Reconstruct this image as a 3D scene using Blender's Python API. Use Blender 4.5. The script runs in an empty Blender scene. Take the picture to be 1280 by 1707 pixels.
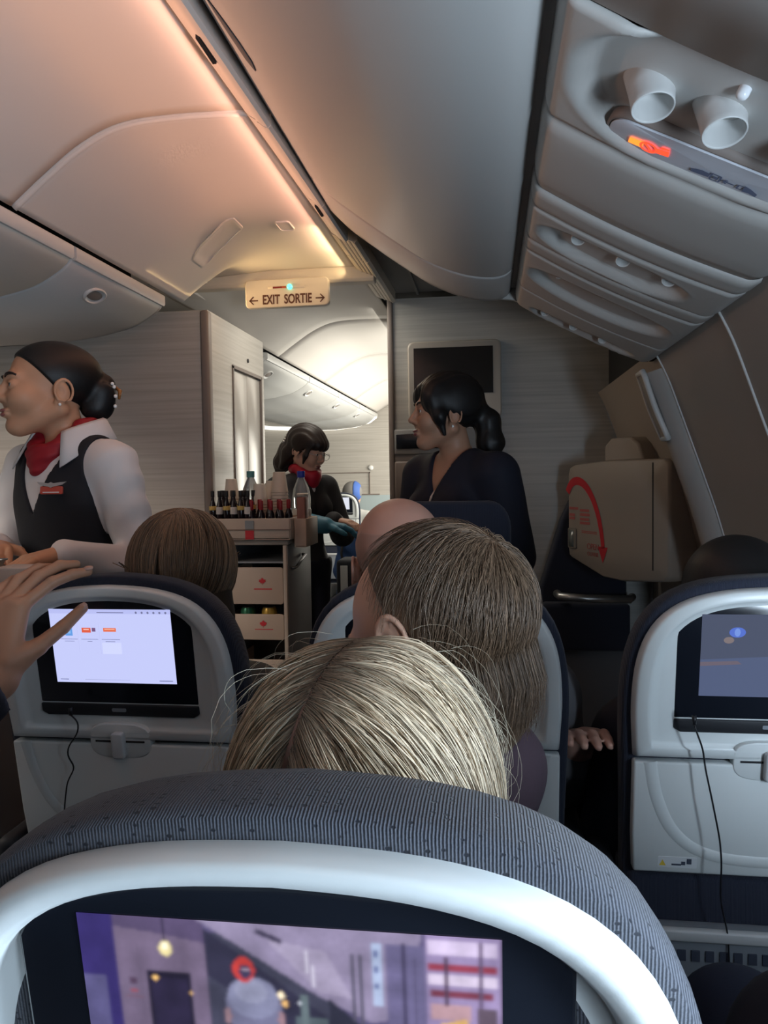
import bpy, math, random
import numpy as np
from mathutils import Vector, Matrix

# ------------------------------------------------------------------ camera
scene = bpy.context.scene
COL = scene.collection
F_PX, YAW, PITCH, ROLL, CAM_Z = 1282.0, math.radians(7.8), math.radians(-2.6), math.radians(0.9), 1.25
_f = Vector((-math.sin(YAW)*math.cos(PITCH), math.cos(YAW)*math.cos(PITCH), math.sin(PITCH)))
_r0 = Vector((math.cos(YAW), math.sin(YAW), 0)); _u0 = _r0.cross(_f)
_r = _r0*math.cos(ROLL) - _u0*math.sin(ROLL); _u = _u0*math.cos(ROLL) + _r0*math.sin(ROLL)
cam = bpy.data.cameras.new('camera'); cam.sensor_fit = 'HORIZONTAL'; cam.sensor_width = 36.0
cam.lens = 36.0*F_PX/1280.0; cam.clip_start = 0.02; cam.clip_end = 100
cam_ob = bpy.data.objects.new('camera', cam); COL.objects.link(cam_ob)
cam_ob.matrix_world = Matrix(((_r.x, _u.x, -_f.x, 0), (_r.y, _u.y, -_f.y, 0), (_r.z, _u.z, -_f.z, CAM_Z), (0, 0, 0, 1)))
scene.camera = cam_ob

# ------------------------------------------------------------------ world, exposure
scene.view_settings.view_transform = 'Standard'; scene.view_settings.look = 'None'
scene.view_settings.gamma = 1.0; scene.view_settings.use_curve_mapping = False
scene.view_settings.exposure = 0.0
world = bpy.data.worlds.new('daylight'); scene.world = world; world.use_nodes = True
bgn = world.node_tree.nodes['Background']
bgn.inputs[0].default_value = (0.62, 0.78, 1.0, 1); bgn.inputs[1].default_value = 2.0
scene.cycles.use_denoising = True
scene.cycles.max_bounces = 6; scene.cycles.diffuse_bounces = 4; scene.cycles.use_adaptive_sampling = True; scene.cycles.adaptive_threshold = 0.03
scene.cycles.sample_clamp_indirect = 6.0

# ------------------------------------------------------------------ large lights of the cabin
def area(name, loc, direction, sx, sy, power, color, up='Y', spread=180):
    l = bpy.data.lights.new(name, 'AREA'); l.shape = 'RECTANGLE'; l.size = sx; l.size_y = sy
    l.energy = power; l.color = color; l.spread = math.radians(spread)
    o = bpy.data.objects.new(name, l); COL.objects.link(o)
    z = -Vector(direction).normalized(); y = Vector((0, 1, 0)) if up == 'Y' else Vector((0, 0, 1))   # long axis of the lamp
    y = (y - z*y.dot(z)).normalized(); x = y.cross(z)
    o.matrix_world = Matrix(((x.x, y.x, z.x, loc[0]), (x.y, y.y, z.y, loc[1]), (x.z, y.z, z.z, loc[2]), (0, 0, 0, 1)))
    return o
WARM = (1.0, 0.50, 0.34); DAY = (0.68, 0.84, 1.0); NEUT = (1.0, 0.93, 0.80)
# mood lighting in the two coves beside the aisle ceiling (long axis along the aisle)
area('cove_light_rail', (-0.624, 1.1, 2.170), (-1, 0, -0.12), 0.016, 4.2, 3.6, WARM, 'Y', 170)
area('cove_light_bins', (-1.240, 0.9, 1.985), (1, 0, 0.27), 0.012, 3.6, 5.4, (1.0, 0.50, 0.31), 'Y', 62)
area('cove_light_doorway', (-0.62, 3.15, 2.170), (-1, 0, 0.05), 0.016, 0.55, 0.5, (1.0, 0.74, 0.40), 'Y', 150)
area('cove_light_bins_doorway', (-1.235, 3.05, 2.02), (1, 0, 0.25), 0.012, 0.7, 1.8, (1.0, 0.66, 0.30), 'Y', 80)
# daylight falling in through the cabin windows on the right
for wy, pw in ((-0.95, 7.5), (-0.39, 7.0), (0.17, 19.0)):
    area('window_daylight', (0.665, wy, 1.07), (-1, 0.05 if wy < 0 else 0.75, 0.03), 0.24, 0.38, pw, DAY, 'Z')
# the lit cabin section beyond the galley
area('forward_cabin_light', (-0.62, 6.5, 2.16), (-0.9, 0, -0.45), 0.10, 4.4, 2.5, (1.0, 0.95, 0.82), 'Y')
area('forward_cabin_fill', (-0.25, 6.6, 1.35), (-1, 0, -0.02), 0.9, 4.0, 80.0, (1.0, 0.96, 0.84), 'Y')  # fill panel added out of view to brighten the far bins and wall
area('galley_ceiling_light', (-0.82, 3.80, 2.175), (0, 0, -1), 0.30, 0.35, 4.5, NEUT, 'Y')
# fill light added over the far aisle, spread set to favour the left partition
area('left_fill_light', (-2.5, 1.7, 2.1), (0.05, 0.4, -1), 0.4, 2.6, 70.0, (1.0, 0.90, 0.80), 'Y', 118)

# ------------------------------------------------------------------ materials
MATS = {}
def mat(name, col=(0.8, 0.8, 0.8), rough=0.5, metal=0.0, emit=None, estr=0.0, bump=0.0, bscale=200.0, var=0.0, vscale=8.0,
        spec=0.5, trans=0.0, alpha=1.0, sheen=0.0, sss=0.0, ior=1.45):
    if name in MATS: return MATS[name]
    m = bpy.data.materials.new(name); m.use_nodes = True; MATS[name] = m
    nt = m.node_tree; b = nt.nodes['Principled BSDF']
    b.inputs['Base Color'].default_value = (*col, 1); b.inputs['Roughness'].default_value = rough
    b.inputs['Metallic'].default_value = metal; b.inputs['Specular IOR Level'].default_value = spec
    b.inputs['Transmission Weight'].default_value = trans; b.inputs['Alpha'].default_value = alpha
    b.inputs['Sheen Weight'].default_value = sheen; b.inputs['IOR'].default_value = ior
    if sss:
        b.inputs['Subsurface Weight'].default_value = sss; b.inputs['Subsurface Radius'].default_value = (0.012, 0.005, 0.003)
        b.inputs['Subsurface Scale'].default_value = 0.5
    if emit: b.inputs['Emission Color'].default_value = (*emit, 1); b.inputs['Emission Strength'].default_value = estr
    tc = nt.nodes.new('ShaderNodeTexCoord')
    if var:
        n = nt.nodes.new('ShaderNodeTexNoise'); n.inputs['Scale'].default_value = vscale; n.inputs['Detail'].default_value = 4
        nt.links.new(tc.outputs['Object'], n.inputs['Vector'])
        r = nt.nodes.new('ShaderNodeMapRange'); r.inputs['To Min'].default_value = 1-var; r.inputs['To Max'].default_value = 1+var
        nt.links.new(n.outputs['Fac'], r.inputs['Value'])
        mx = nt.nodes.new('ShaderNodeVectorMath'); mx.operation = 'SCALE'; mx.inputs[0].default_value = col
        nt.links.new(r.outputs[0], mx.inputs['Scale']); nt.links.new(mx.outputs[0], b.inputs['Base Color'])
    if bump:
        n = nt.nodes.new('ShaderNodeTexNoise'); n.inputs['Scale'].default_value = bscale; n.inputs['Detail'].default_value = 2
        nt.links.new(tc.outputs['Object'], n.inputs['Vector'])
        bp = nt.nodes.new('ShaderNodeBump'); bp.inputs['Strength'].default_value = bump; bp.inputs['Distance'].default_value = 0.001
        nt.links.new(n.outputs['Fac'], bp.inputs['Height']); nt.links.new(bp.outputs[0], b.inputs['Normal'])
    return m

def linen(name, c1, c2, rough=0.45):
    """partition laminate: fine horizontal streaks"""
    m = bpy.data.materials.new(name); m.use_nodes = True; MATS[name] = m
    nt = m.node_tree; b = nt.nodes['Principled BSDF']; b.inputs['Roughness'].default_value = rough
    tc = nt.nodes.new('ShaderNodeTexCoord'); mp = nt.nodes.new('ShaderNodeMapping'); mp.inputs['Scale'].default_value = (1.6, 1.6, 75)
    n = nt.nodes.new('ShaderNodeTexNoise'); n.inputs['Scale'].default_value = 1.0; n.inputs['Detail'].default_value = 5
    cr = nt.nodes.new('ShaderNodeValToRGB'); cr.color_ramp.elements[0].position = 0.32; cr.color_ramp.elements[1].position = 0.66
    cr.color_ramp.elements[0].color = (*c1, 1); cr.color_ramp.elements[1].color = (*c2, 1)
    nt.links.new(tc.outputs['Object'], mp.inputs[0]); nt.links.new(mp.outputs[0], n.inputs['Vector'])
    nt.links.new(n.outputs['Fac'], cr.inputs[0]); nt.links.new(cr.outputs[0], b.inputs['Base Color'])
    return m

def fabric(name, base, dark, ribs=420.0, pits=True):
    """ribbed woven seat fabric with small dark pits in rows"""
    m = bpy.data.materials.new(name); m.use_nodes = True; MATS[name] = m
    nt = m.node_tree; b = nt.nodes['Principled BSDF']; b.inputs['Roughness'].default_value = 0.85
    b.inputs['Specular IOR Level'].default_value = 0.2; b.inputs['Sheen Weight'].default_value = 0.15
    N = nt.nodes.new; L = nt.links.new
    tc = N('ShaderNodeTexCoord')
    w = N('ShaderNodeTexWave'); w.bands_direction = 'X'; w.inputs['Scale'].default_value = ribs/6.283; w.inputs['Distortion'].default_value = 0.6
    w.inputs['Detail'].default_value = 1; L(tc.outputs['Object'], w.inputs['Vector'])
    ns = N('ShaderNodeTexNoise'); ns.inputs['Scale'].default_value = 900; L(tc.outputs['Object'], ns.inputs['Vector'])
    mx = N('ShaderNodeMix'); mx.data_type = 'RGBA'; mx.inputs['A'].default_value = (*dark, 1); mx.inputs['B'].default_value = (*base, 1)
    a = N('ShaderNodeMath'); a.operation = 'MULTIPLY_ADD'; a.inputs[1].default_value = 0.7; a.inputs[2].default_value = -0.1
    a2 = N('ShaderNodeMath'); a2.operation = 'ADD'; L(w.outputs['Fac'], a.inputs[0]); L(a.outputs[0], a2.inputs[0])
    a3 = N('ShaderNodeMath'); a3.operation = 'MULTIPLY'; a3.inputs[1].default_value = 0.5; L(ns.outputs['Fac'], a3.inputs[0]); L(a3.outputs[0], a2.inputs[1])
    last = a2.outputs[0]
    if pits:
        mp = N('ShaderNodeMapping'); mp.inputs['Scale'].default_value = (120, 190, 190); L(tc.outputs['Object'], mp.inputs[0])
        v = N('ShaderNodeTexVoronoi'); v.inputs['Scale'].default_value = 1.0; v.inputs['Randomness'].default_value = 0.45; L(mp.outputs[0], v.inputs['Vector'])
        mr = N('ShaderNodeMapRange'); mr.inputs['From Min'].default_value = 0.14; mr.inputs['From Max'].default_value = 0.24; L(v.outputs['Distance'], mr.inputs['Value'])
        mu = N('ShaderNodeMath'); mu.operation = 'MULTIPLY'; L(last, mu.inputs[0]); L(mr.outputs[0], mu.inputs[1]); last = mu.outputs[0]
    L(last, mx.inputs['Factor']); L(mx.outputs['Result'], b.inputs['Base Color'])
    bp = N('ShaderNodeBump'); bp.inputs['Strength'].default_value = 0.5; bp.inputs['Distance'].default_value = 0.0012
    L(last, bp.inputs['Height']); L(bp.outputs[0], b.inputs['Normal'])
    return m

def vcol_mat(name, rough=0.5, spec=0.5, emit=False, estr=1.0, aniso=0.0, sheen=0.0):
    """colour read from the mesh's own 'col' attribute (print on a screen, strand colours)"""
    m = bpy.data.materials.new(name); m.use_nodes = True; MATS[name] = m
    nt = m.node_tree; b = nt.nodes['Principled BSDF']
    at = nt.nodes.new('ShaderNodeAttribute'); at.attribute_name = 'col'
    b.inputs['Roughness'].default_value = rough; b.inputs['Specular IOR Level'].default_value = spec; b.inputs['Anisotropic'].default_value = aniso
    if emit:
        b.inputs['Base Color'].default_value = (0.01, 0.01, 0.01, 1)
        nt.links.new(at.outputs['Color'], b.inputs['Emission Color']); b.inputs['Emission Strength'].default_value = estr
    else: nt.links.new(at.outputs['Color'], b.inputs['Base Color'])
    return m

M_ceil = mat('ceiling_panel', (0.70, 0.66, 0.62), 0.55, bump=0.05, bscale=500)
M_bin = mat('bin_plastic', (0.55, 0.55, 0.54), 0.42, bump=0.06, bscale=600)
M_psu = mat('service_plastic', (0.50, 0.49, 0.47), 0.45, bump=0.08, bscale=700)
M_psul = mat('service_plastic_light', (0.60, 0.60, 0.59), 0.4)
M_dark = mat('dark_gap', (0.012, 0.012, 0.014), 0.8)
M_side = mat('sidewall_plastic', (0.38, 0.36, 0.34), 0.55, bump=0.05, bscale=500)
M_part = linen('partition_laminate', (0.43, 0.40, 0.36), (0.53, 0.50, 0.46))
M_bulk = linen('bulkhead_laminate', (0.40, 0.39, 0.37), (0.50, 0.49, 0.46))
M_trim = mat('partition_trim', (0.22, 0.18, 0.16), 0.5)
M_white = mat('white_plastic', (0.78, 0.78, 0.76), 0.4)
M_cream = mat('cream_plastic', (0.68, 0.60, 0.50), 0.45)
M_shell = mat('seat_shell_plastic', (0.64, 0.67, 0.67), 0.33, bump=0.04, bscale=800)
M_shellg = mat('seat_shell_recess', (0.52, 0.53, 0.54), 0.45)
M_black = mat('black_gloss', (0.010, 0.012, 0.018), 0.18)
M_blackm = mat('black_matte', (0.015, 0.016, 0.02), 0.6)
M_navy = fabric('navy_seat_fabric', (0.030, 0.036, 0.058), (0.012, 0.014, 0.026), 1000, False)
M_weave = fabric('grey_woven_fabric', (0.098, 0.104, 0.125), (0.011, 0.013, 0.020), 1150, True)
M_carpet = mat('carpet', (0.035, 0.037, 0.05), 0.95, bump=0.6, bscale=900, var=0.3, vscale=60)
M_metal = mat('brushed_metal', (0.45, 0.45, 0.45), 0.35, 0.9)
M_alu = mat('cart_aluminium', (0.36, 0.37, 0.38), 0.42, 0.6)
M_red = mat('red_print', (0.50, 0.02, 0.03), 0.5)
M_glass = mat('clear_plastic', (0.9, 0.93, 0.95), 0.06, trans=0.92, ior=1.3)

# ------------------------------------------------------------------ helpers
def tag(o, label=None, cat=None, group=None, kind=None):
    if label: o['label'] = label
    if cat: o['category'] = cat
    if group: o['group'] = group
    if kind: o['kind'] = kind
    return o
def empty(name, loc=(0, 0, 0), rz=0.0, parent=None):
    o = bpy.data.objects.new(name, None); COL.objects.link(o); o.location = loc; o.rotation_euler = (0, 0, rz); o.empty_display_size = 0.05
    if parent: o.parent = parent
    return o
def link(name, me, m, parent=None, smooth=True, bevel=0.0, solid=0.0, autosmooth=None, offset=-1.0, segs=2):
    o = bpy.data.objects.new(name, me); COL.objects.link(o)
    if m is not None:
        for mm in (m if isinstance(m, (list, tuple)) else [m]): me.materials.append(mm)
    if parent is not None: o.parent = parent
    if smooth and len(me.polygons): me.shade_smooth()
    if autosmooth is not None and len(me.polygons): me.set_sharp_from_angle(angle=math.radians(autosmooth))
    if solid:
        s = o.modifiers.new('solid', 'SOLIDIFY'); s.thickness = solid; s.offset = offset
    if bevel:
        b = o.modifiers.new('bevel', 'BEVEL'); b.width = bevel; b.segments = segs; b.limit_method = 'ANGLE'; b.angle_limit = math.radians(35); b.harden_normals = False
    return o
class MB:
    def __init__(s): s.v = []; s.f = []; s.mi = []; s.cur = 0
    def add(s, vs, fs):
        k = len(s.v); s.v += [tuple(v) for v in vs]; s.f += [tuple(i+k for i in f) for f in fs]; s.mi += [s.cur]*len(fs); return s
    def box(s, x0, x1, y0, y1, z0, z1, M=None):
        vs = [Vector(p) for p in ((x0, y0, z0), (x1, y0, z0), (x1, y1, z0), (x0, y1, z0), (x0, y0, z1), (x1, y0, z1), (x1, y1, z1), (x0, y1, z1))]
        if M is not None: vs = [M @ v for v in vs]
        return s.add(vs, [(3, 2, 1, 0), (4, 5, 6, 7), (0, 1, 5, 4), (1, 2, 6, 5), (2, 3, 7, 6), (3, 0, 4, 7)])
    def tube(s, pts, r, n=8, caps=True, closed=False):
        pts = [Vector(p) for p in pts]; K = len(pts); rs = r if isinstance(r, (list, tuple)) else [r]*K
        prev = None; vs = []
        for i, p in enumerate(pts):
            t = (pts[(i+1) % K if closed else min(i+1, K-1)] - pts[(i-1) % K if closed else max(i-1, 0)]).normalized()
            if prev is None: a = t.orthogonal().normalized()
            else: a = (prev - t*prev.dot(t)); a = a.normalized() if a.length > 1e-6 else t.orthogonal().normalized()
            prev = a; b = t.cross(a)
            for j in range(n):
                th = 2*math.pi*j/n; vs.append(p + (a*math.cos(th) + b*math.sin(th))*rs[i])
        fs = []
        for i in range(K if closed else K-1):
            for j in range(n):
                i2 = (i+1) % K; fs.append((i*n+j, i*n+(j+1) % n, i2*n+(j+1) % n, i2*n+j))
        if caps and not closed: fs += [tuple(range(n-1, -1, -1)), tuple((K-1)*n+j for j in range(n))]
        return s.add(vs, fs)
    def lathe(s, prof, c=(0, 0, 0), n=20, M=None):
        vs = []; K = len(prof)
        for (r, z) in prof:
            for j in range(n):
                th = 2*math.pi*j/n; p = Vector((c[0]+r*math.cos(th), c[1]+r*math.sin(th), c[2]+z)); vs.append(M @ p if M is not None else p)
        fs = [(i*n+j, i*n+(j+1) % n, (i+1)*n+(j+1) % n, (i+1)*n+j) for i in range(K-1) for j in range(n)]
        fs += [tuple(range(n-1, -1, -1)), tuple((K-1)*n+j for j in range(n))]
        return s.add(vs, fs)
    def rings(s, rings, closed=True, cap0=False, cap1=False):
        n = len(rings[0]); vs = [p for r in rings for p in r]; fs = []
        for i in range(len(rings)-1):
            for j in range(n if closed else n-1):
                j2 = (j+1) % n; fs.append((i*n+j, i*n+j2, (i+1)*n+j2, (i+1)*n+j))
        if cap0: fs.append(tuple(range(n-1, -1, -1)))
        if cap1: fs.append(tuple((len(rings)-1)*n+j for j in range(n)))
        return s.add(vs, fs)
    def prism(s, poly, fn, d0, d1):
        """poly: 2D points, fn(u, v, d) -> 3D; extruded from d0 to d1"""
        n = len(poly); vs = [fn(u, v, d0) for u, v in poly] + [fn(u, v, d1) for u, v in poly]
        fs = [tuple(range(n-1, -1, -1)), tuple(range(n, 2*n))] + [(j, (j+1) % n, n+(j+1) % n, n+j) for j in range(n)]
        return s.add(vs, fs)
    def grid(s, fn, nu, nv, skip=None):
        vs = [fn(i/nu, j/nv) for i in range(nu+1) for j in range(nv+1)]
        fs = [(i*(nv+1)+j, (i+1)*(nv+1)+j, (i+1)*(nv+1)+j+1, i*(nv+1)+j+1) for i in range(nu) for j in range(nv) if not (skip and skip((i+.5)/nu, (j+.5)/nv))]
        return s.add(vs, fs)
    def mesh(s, name):
        me = bpy.data.meshes.new(name); me.from_pydata(s.v, [], s.f); me.update()
        if any(s.mi): me.polygons.foreach_set('material_index', s.mi)
        bm_fix(me)
        return me
    def build(s, name, m, parent=None, **kw): return link(name, s.mesh(name), m, parent, **kw)
import bmesh
def bm_fix(me):
    bm = bmesh.new(); bm.from_mesh(me); bmesh.ops.recalc_face_normals(bm, faces=bm.faces); bm.to_mesh(me); bm.free()
def rrect(x0, x1, z0, z1, r, n=5):
    pts = []
    for cx, cz, a0 in ((x1-r, z1-r, 0), (x0+r, z1-r, 90), (x0+r, z0+r, 180), (x1-r, z0+r, 270)):
        for k in range(n+1):
            a = math.radians(a0+90*k/n); pts.append((cx+r*math.cos(a), cz+r*math.sin(a)))
    return pts
def stadium(cx, cy, hw, hh, n=24, e=2.6):
    """superellipse outline"""
    out = []
    for k in range(n):
        a = 2*math.pi*k/n; c, s_ = math.cos(a), math.sin(a)
        out.append((cx+hw*math.copysign(abs(c)**(2/e), c), cy+hh*math.copysign(abs(s_)**(2/e), s_)))
    return out
def copy_tree(o, parent=None):
    c = o.copy(); COL.objects.link(c); c.parent = parent
    for ch in list(o.children): copy_tree(ch, c)
    return c
def text(name, body, size, m, parent, M, extrude=0.0008, sx=1.0, offset=0.0, align='CENTER'):
    cu = bpy.data.curves.new(name, 'FONT'); cu.body = body; cu.size = size; cu.extrude = extrude; cu.align_x = align; cu.align_y = 'CENTER'; cu.offset = offset
    t = bpy.data.objects.new(name, cu); COL.objects.link(t); bpy.context.view_layer.update()
    me = bpy.data.meshes.new_from_object(t.evaluated_get(bpy.context.evaluated_depsgraph_get())); bpy.data.objects.remove(t); bpy.data.curves.remove(cu)
    me.transform(M @ Matrix.Diagonal((sx, 1, 1, 1))); me.materials.clear()
    return link(name, me, m, parent, smooth=False)
def lerp_prof(prof, x):
    return float(np.interp(x, [p[0] for p in prof], [p[1] for p in prof]))
def resample(prof, n):
    p = np.array(prof, float); d = np.r_[0, np.cumsum(np.linalg.norm(np.diff(p, axis=0), axis=1))]
    # smooth (Catmull-Rom-ish) resampling
    t = np.linspace(0, d[-1], n); out = np.stack([np.interp(t, d, p[:, k]) for k in range(p.shape[1])], 1)
    for _ in range(3): out[1:-1] = 0.25*out[:-2]+0.5*out[1:-1]+0.25*out[2:]
    return out
def fastmesh(name, V, Q):
    me = bpy.data.meshes.new(name); nf = len(Q); k = Q.shape[1]
    me.vertices.add(len(V)); me.vertices.foreach_set('co', np.ascontiguousarray(V, dtype=np.float32).ravel())
    me.loops.add(nf*k); me.loops.foreach_set('vertex_index', np.ascontiguousarray(Q, dtype=np.int32).ravel())
    me.polygons.add(nf); me.polygons.foreach_set('loop_start', np.arange(0, nf*k, k, dtype=np.int32)); me.polygons.foreach_set('loop_total', np.full(nf, k, dtype=np.int32))
    me.update(calc_edges=True); me.validate()
    return me
def set_col(me, C, domain='POINT'):
    at = me.attributes.new('col', 'FLOAT_COLOR', domain); C4 = np.ones((len(C), 4), dtype=np.float32); C4[:, :3] = C
    at.data.foreach_set('color', C4.ravel())
# ================================================================== THE SETTING
def railx(y): return -0.60 + 0.02*(y-1.5)
CEIL = [(-1.265, 1.992), (-1.18, 2.06), (-1.086, 2.13), (-1.02, 2.165), (-0.966, 2.185), (-0.90, 2.195), (-0.784, 2.198), (-0.617, 2.194)]
def ceil_pt(u, y, dz=0.0):
    p = resample(CEIL, 40); k = u*39; i = min(int(k), 38); q = p[i]+(p[i+1]-p[i])*(k-i)
    x, z = q[0] + u*(railx(y)+0.60), q[1]
    t = (y-3.10)/0.34 if y < 3.45 else (4.35-y)/0.75; t = min(max(t, 0), 1); t = t*t*(3-2*t)   # the vault flattens and widens at the cross beam
    xr = railx(y)-0.017; x = xr + (x-xr)*(1+0.42*t); z = z*(1-t) + (2.150+0.044*min(1, u*1.6))*t
    return (x, y, z+dz)
_cp = resample(CEIL, 40)
def ceil_z(x, y=1.0):
    pts = [ceil_pt(k/39, y) for k in range(40)]; return float(np.interp(x, [p[0] for p in pts], [p[2] for p in pts]))

floor = MB().box(-3.4, 1.0, -2.6, 9.0, -0.05, 0.0).build('floor', M_carpet); tag(floor, kind='structure')

ceiling = empty('ceiling', (0, 0, 0)); tag(ceiling, kind='structure')
seams = [-2.5, -1.05, 0.45, 1.95, 3.46]
for a, b in zip(seams[:-1], seams[1:]):
    MB().grid(lambda u, v: ceil_pt(u, a+0.004+(b-a-0.008)*v), 39, 36).build('ceiling_panel', M_ceil, ceiling, solid=0.012, offset=1)
    if a > -2: MB().tube([ceil_pt(u/39, a+0.014, -0.001) for u in range(40)], 0.0075, 8).build('seam_bead', M_ceil, ceiling)
for a, b in ((3.52, 4.6), (4.6, 5.9), (5.9, 7.3), (7.3, 8.8)):
    MB().grid(lambda u, v: ceil_pt(u, a+0.003+(b-a-0.006)*v), 39, 10).build('ceiling_panel', M_ceil, ceiling, solid=0.012, offset=1)
# flush hatch and small plate in the last ceiling panel
def ceil_patch(name, x0, x1, y0, y1, skew, w=0.006):
    out = [(x0+(x1-x0)*u, y0+(y1-y0)*v+skew*(1-u)) for u, v in rrect(0, 1, 0, 1, 0.18, 4)]
    cx, cy = sum(p[0] for p in out)/len(out), sum(p[1] for p in out)/len(out)
    m = MB(); P3 = lambda p, dz: (p[0], p[1], ceil_z(p[0], p[1])+dz)
    r0 = [P3(p, 0.004) for p in out]; r1 = [P3(p, -0.005) for p in out]
    k = lambda p, d: (p[0]+(cx-p[0])*d, p[1]+(cy-p[1])*d)
    r2 = [P3(k(p, 0.07), -0.006) for p in out]; r3 = [P3(k(p, 0.11), -0.003) for p in out]; r4 = [P3(k(p, 0.5), -0.003) for p in out]; r5 = [P3(k(p, 0.95), -0.003) for p in out]
    m.rings([r0, r1, r2, r3, r4, r5], cap1=True); return m.build(name, M_ceil, ceiling, autosmooth=40)
ceil_patch('ceiling_hatch', -1.12, -0.90, 2.70, 2.84, 0.16)
ceil_patch('ceiling_plate', -0.775, -0.72, 2.80, 2.90, 0.0)
# dark void over the ceiling, keeps outside light away
void = MB().box(-3.4, 1.0, -2.6, 9.0, 2.32, 2.36).build('ceiling_void', M_dark, ceiling, smooth=False)

# rail between aisle ceiling and right hand bins
rail = empty('trim_1'); tag(rail, kind='structure')
RP = [(-0.014, 2.200), (-0.014, 2.184), (-0.006, 2.177), (0.010, 2.166), (0.013, 2.161), (0.032, 2.147), (0.042, 2.143), (0.05, 2.150), (0.05, 2.215), (-0.014, 2.215)]
rj = [-2.5, -0.9, 0.5, 1.945, 2.53, 2.92]
for a, b in zip(rj[:-1], rj[1:]):
    MB().rings([[(railx(y)+x, y, z) for x, z in RP] for y in (a+0.0025, b-0.0025)], cap0=True, cap1=True).build('rail_segment', M_ceil, rail, autosmooth=40)
# wider ribbed rail section over the doorway
for a, b in ((2.925, 3.20), (3.205, 3.44), (3.445, 3.96)):
    seg = MB().rings([[(railx(y)+x, y, z) for x, z in ((-0.014, 2.20), (-0.014, 2.178), (0.075, 2.142), (0.085, 2.15), (0.085, 2.215), (-0.014, 2.215))] for y in (a, b)], cap0=True, cap1=True).build('rail_segment', M_cream, rail, autosmooth=40)
    for k in range(4):
        x = 0.004+0.02*k
        MB().rings([[(railx(y)+x+dx, y, 2.1725-0.405*x+dz) for dx, dz in ((0, 0), (0.004, -0.006), (0.010, -0.006), (0.013, 0))] for y in (a+0.004, b-0.004)], cap0=True, cap1=True).build('rib', M_cream, seg, autosmooth=40)
for y in (1.60, 2.60):
    MB().box(railx(y)+0.012, railx(y)+0.020, y-0.05, y+0.05, 2.152, 2.168).build('slot', M_dark, rail, smooth=False)

# cross beam that carries the exit sign
beam = MB()
beam.rings([[(x, y, z) for y, z in ((3.44, 2.21), (3.435, 2.140), (3.445, 2.126), (3.50, 2.126), (3.52, 2.15), (3.52, 2.22))] for x in (-1.62, -1.30, -1.26, -0.70, -0.50)], cap0=True, cap1=True)
b_ = beam.build('trim_2', M_cream, bevel=0.004, autosmooth=40); tag(b_, kind='structure')

# left: lavatory block between the aisles
wl = empty('wall_left'); tag(wl, kind='structure')
MB().box(-2.7, -1.262, 3.3, 3.34, 0, 1.995).build('partition_panel', M_part, wl, smooth=False)
MB().box(-1.262, -1.222, 3.292, 3.345, 0, 2.0).build('corner_trim', M_trim, wl, bevel=0.012, segs=3)
MB().box(-1.262, -1.228, 3.345, 3.63, 0, 1.998).box(-1.262, -1.228, 3.63, 4.095, 1.80, 1.998).box(-1.262, -1.228, 4.095, 4.15, 0, 1.998).build('side_panel', M_part, wl, smooth=False)
MB().box(-2.7, -1.23, 3.31, 4.15, 1.99, 2.003).build('cap_panel', M_part, wl, smooth=False)
MB().box(-2.7, -1.262, 4.11, 4.15, 0, 1.995).build('partition_panel', M_part, wl, smooth=False)
MB().lathe([(0.010, 0), (0.011, 0.004), (0.004, 0.005), (0.0, 0.005)], n=12, M=Matrix.Translation((-1.228, 3.87, 1.86)) @ Matrix.Rotation(math.pi/2, 4, 'Y')).build('coat_hook', M_dark, wl)
d1 = empty('door_1'); tag(d1, kind='structure')
MB().prism([(3.63, 0), (4.095, 0), (4.095, 1.80), (3.63, 1.80), (3.63, 0.0)][:4], lambda u, v, d: (d, u, v), -1.262, -1.246).build('door_backing', M_trim, d1, smooth=False)
M_door = mat('lavatory_door', (0.50, 0.47, 0.44), 0.25)
MB().box(-1.246, -1.233, 3.64, 3.861, 0.02, 1.785).build('door_leaf', M_door, d1, bevel=0.004)
MB().box(-1.246, -1.233, 3.867, 4.088, 0.02, 1.785).build('door_leaf', M_door, d1, bevel=0.004)
for y0, y1, z0, z1 in ((3.622, 3.636, 0, 1.80), (4.09, 4.104, 0, 1.80), (3.622, 4.104, 1.79, 1.806)):
    MB().box(-1.234, -1.222, y0, y1, z0, z1).build('door_frame', M_trim, d1, smooth=False)
# outer left and rear walls of the cabin
w = MB().box(-3.42, -3.36, -2.6, 9.0, 0, 2.34).build('wall_outer', M_side, smooth=False); tag(w, kind='structure')
w = MB().box(-3.4, 1.0, -2.62, -2.56, 0, 2.34).build('wall_back', M_part, smooth=False); tag(w, kind='structure')

# right: bulkhead ahead of the exit
wf = empty('wall_front'); tag(wf, kind='structure')
MB().box(-0.49, 0.95, 4.0, 4.04, 0, 2.17).build('bulkhead_panel', M_bulk, wf, smooth=False)
MB().box(-0.515, -0.485, 3.985, 4.05, 0, 2.175).build('edge_trim', M_trim, wf, bevel=0.01, segs=3)
MB().box(-0.49, 0.95, 4.04, 4.9, 2.15, 2.17).build('bulkhead_top', M_bulk, wf, smooth=False)
MB().box(-0.50, -0.46, 4.05, 4.9, 0, 2.17).build('galley_side_panel', M_part, wf, smooth=False)
MB().box(0.10, 0.22, 3.985, 4.0, 1.395, 1.41).build('coat_hook', M_dark, wf, smooth=False).scale = (0.3, 1, 1)
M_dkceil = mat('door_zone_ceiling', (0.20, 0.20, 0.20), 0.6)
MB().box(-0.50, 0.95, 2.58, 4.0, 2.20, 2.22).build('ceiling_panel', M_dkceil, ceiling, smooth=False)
for x in (-0.36, -0.10): MB().box(x, x+0.012, 2.6, 4.0, 2.185, 2.202).build('ceiling_rib', M_dkceil, ceiling, smooth=False)

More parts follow.
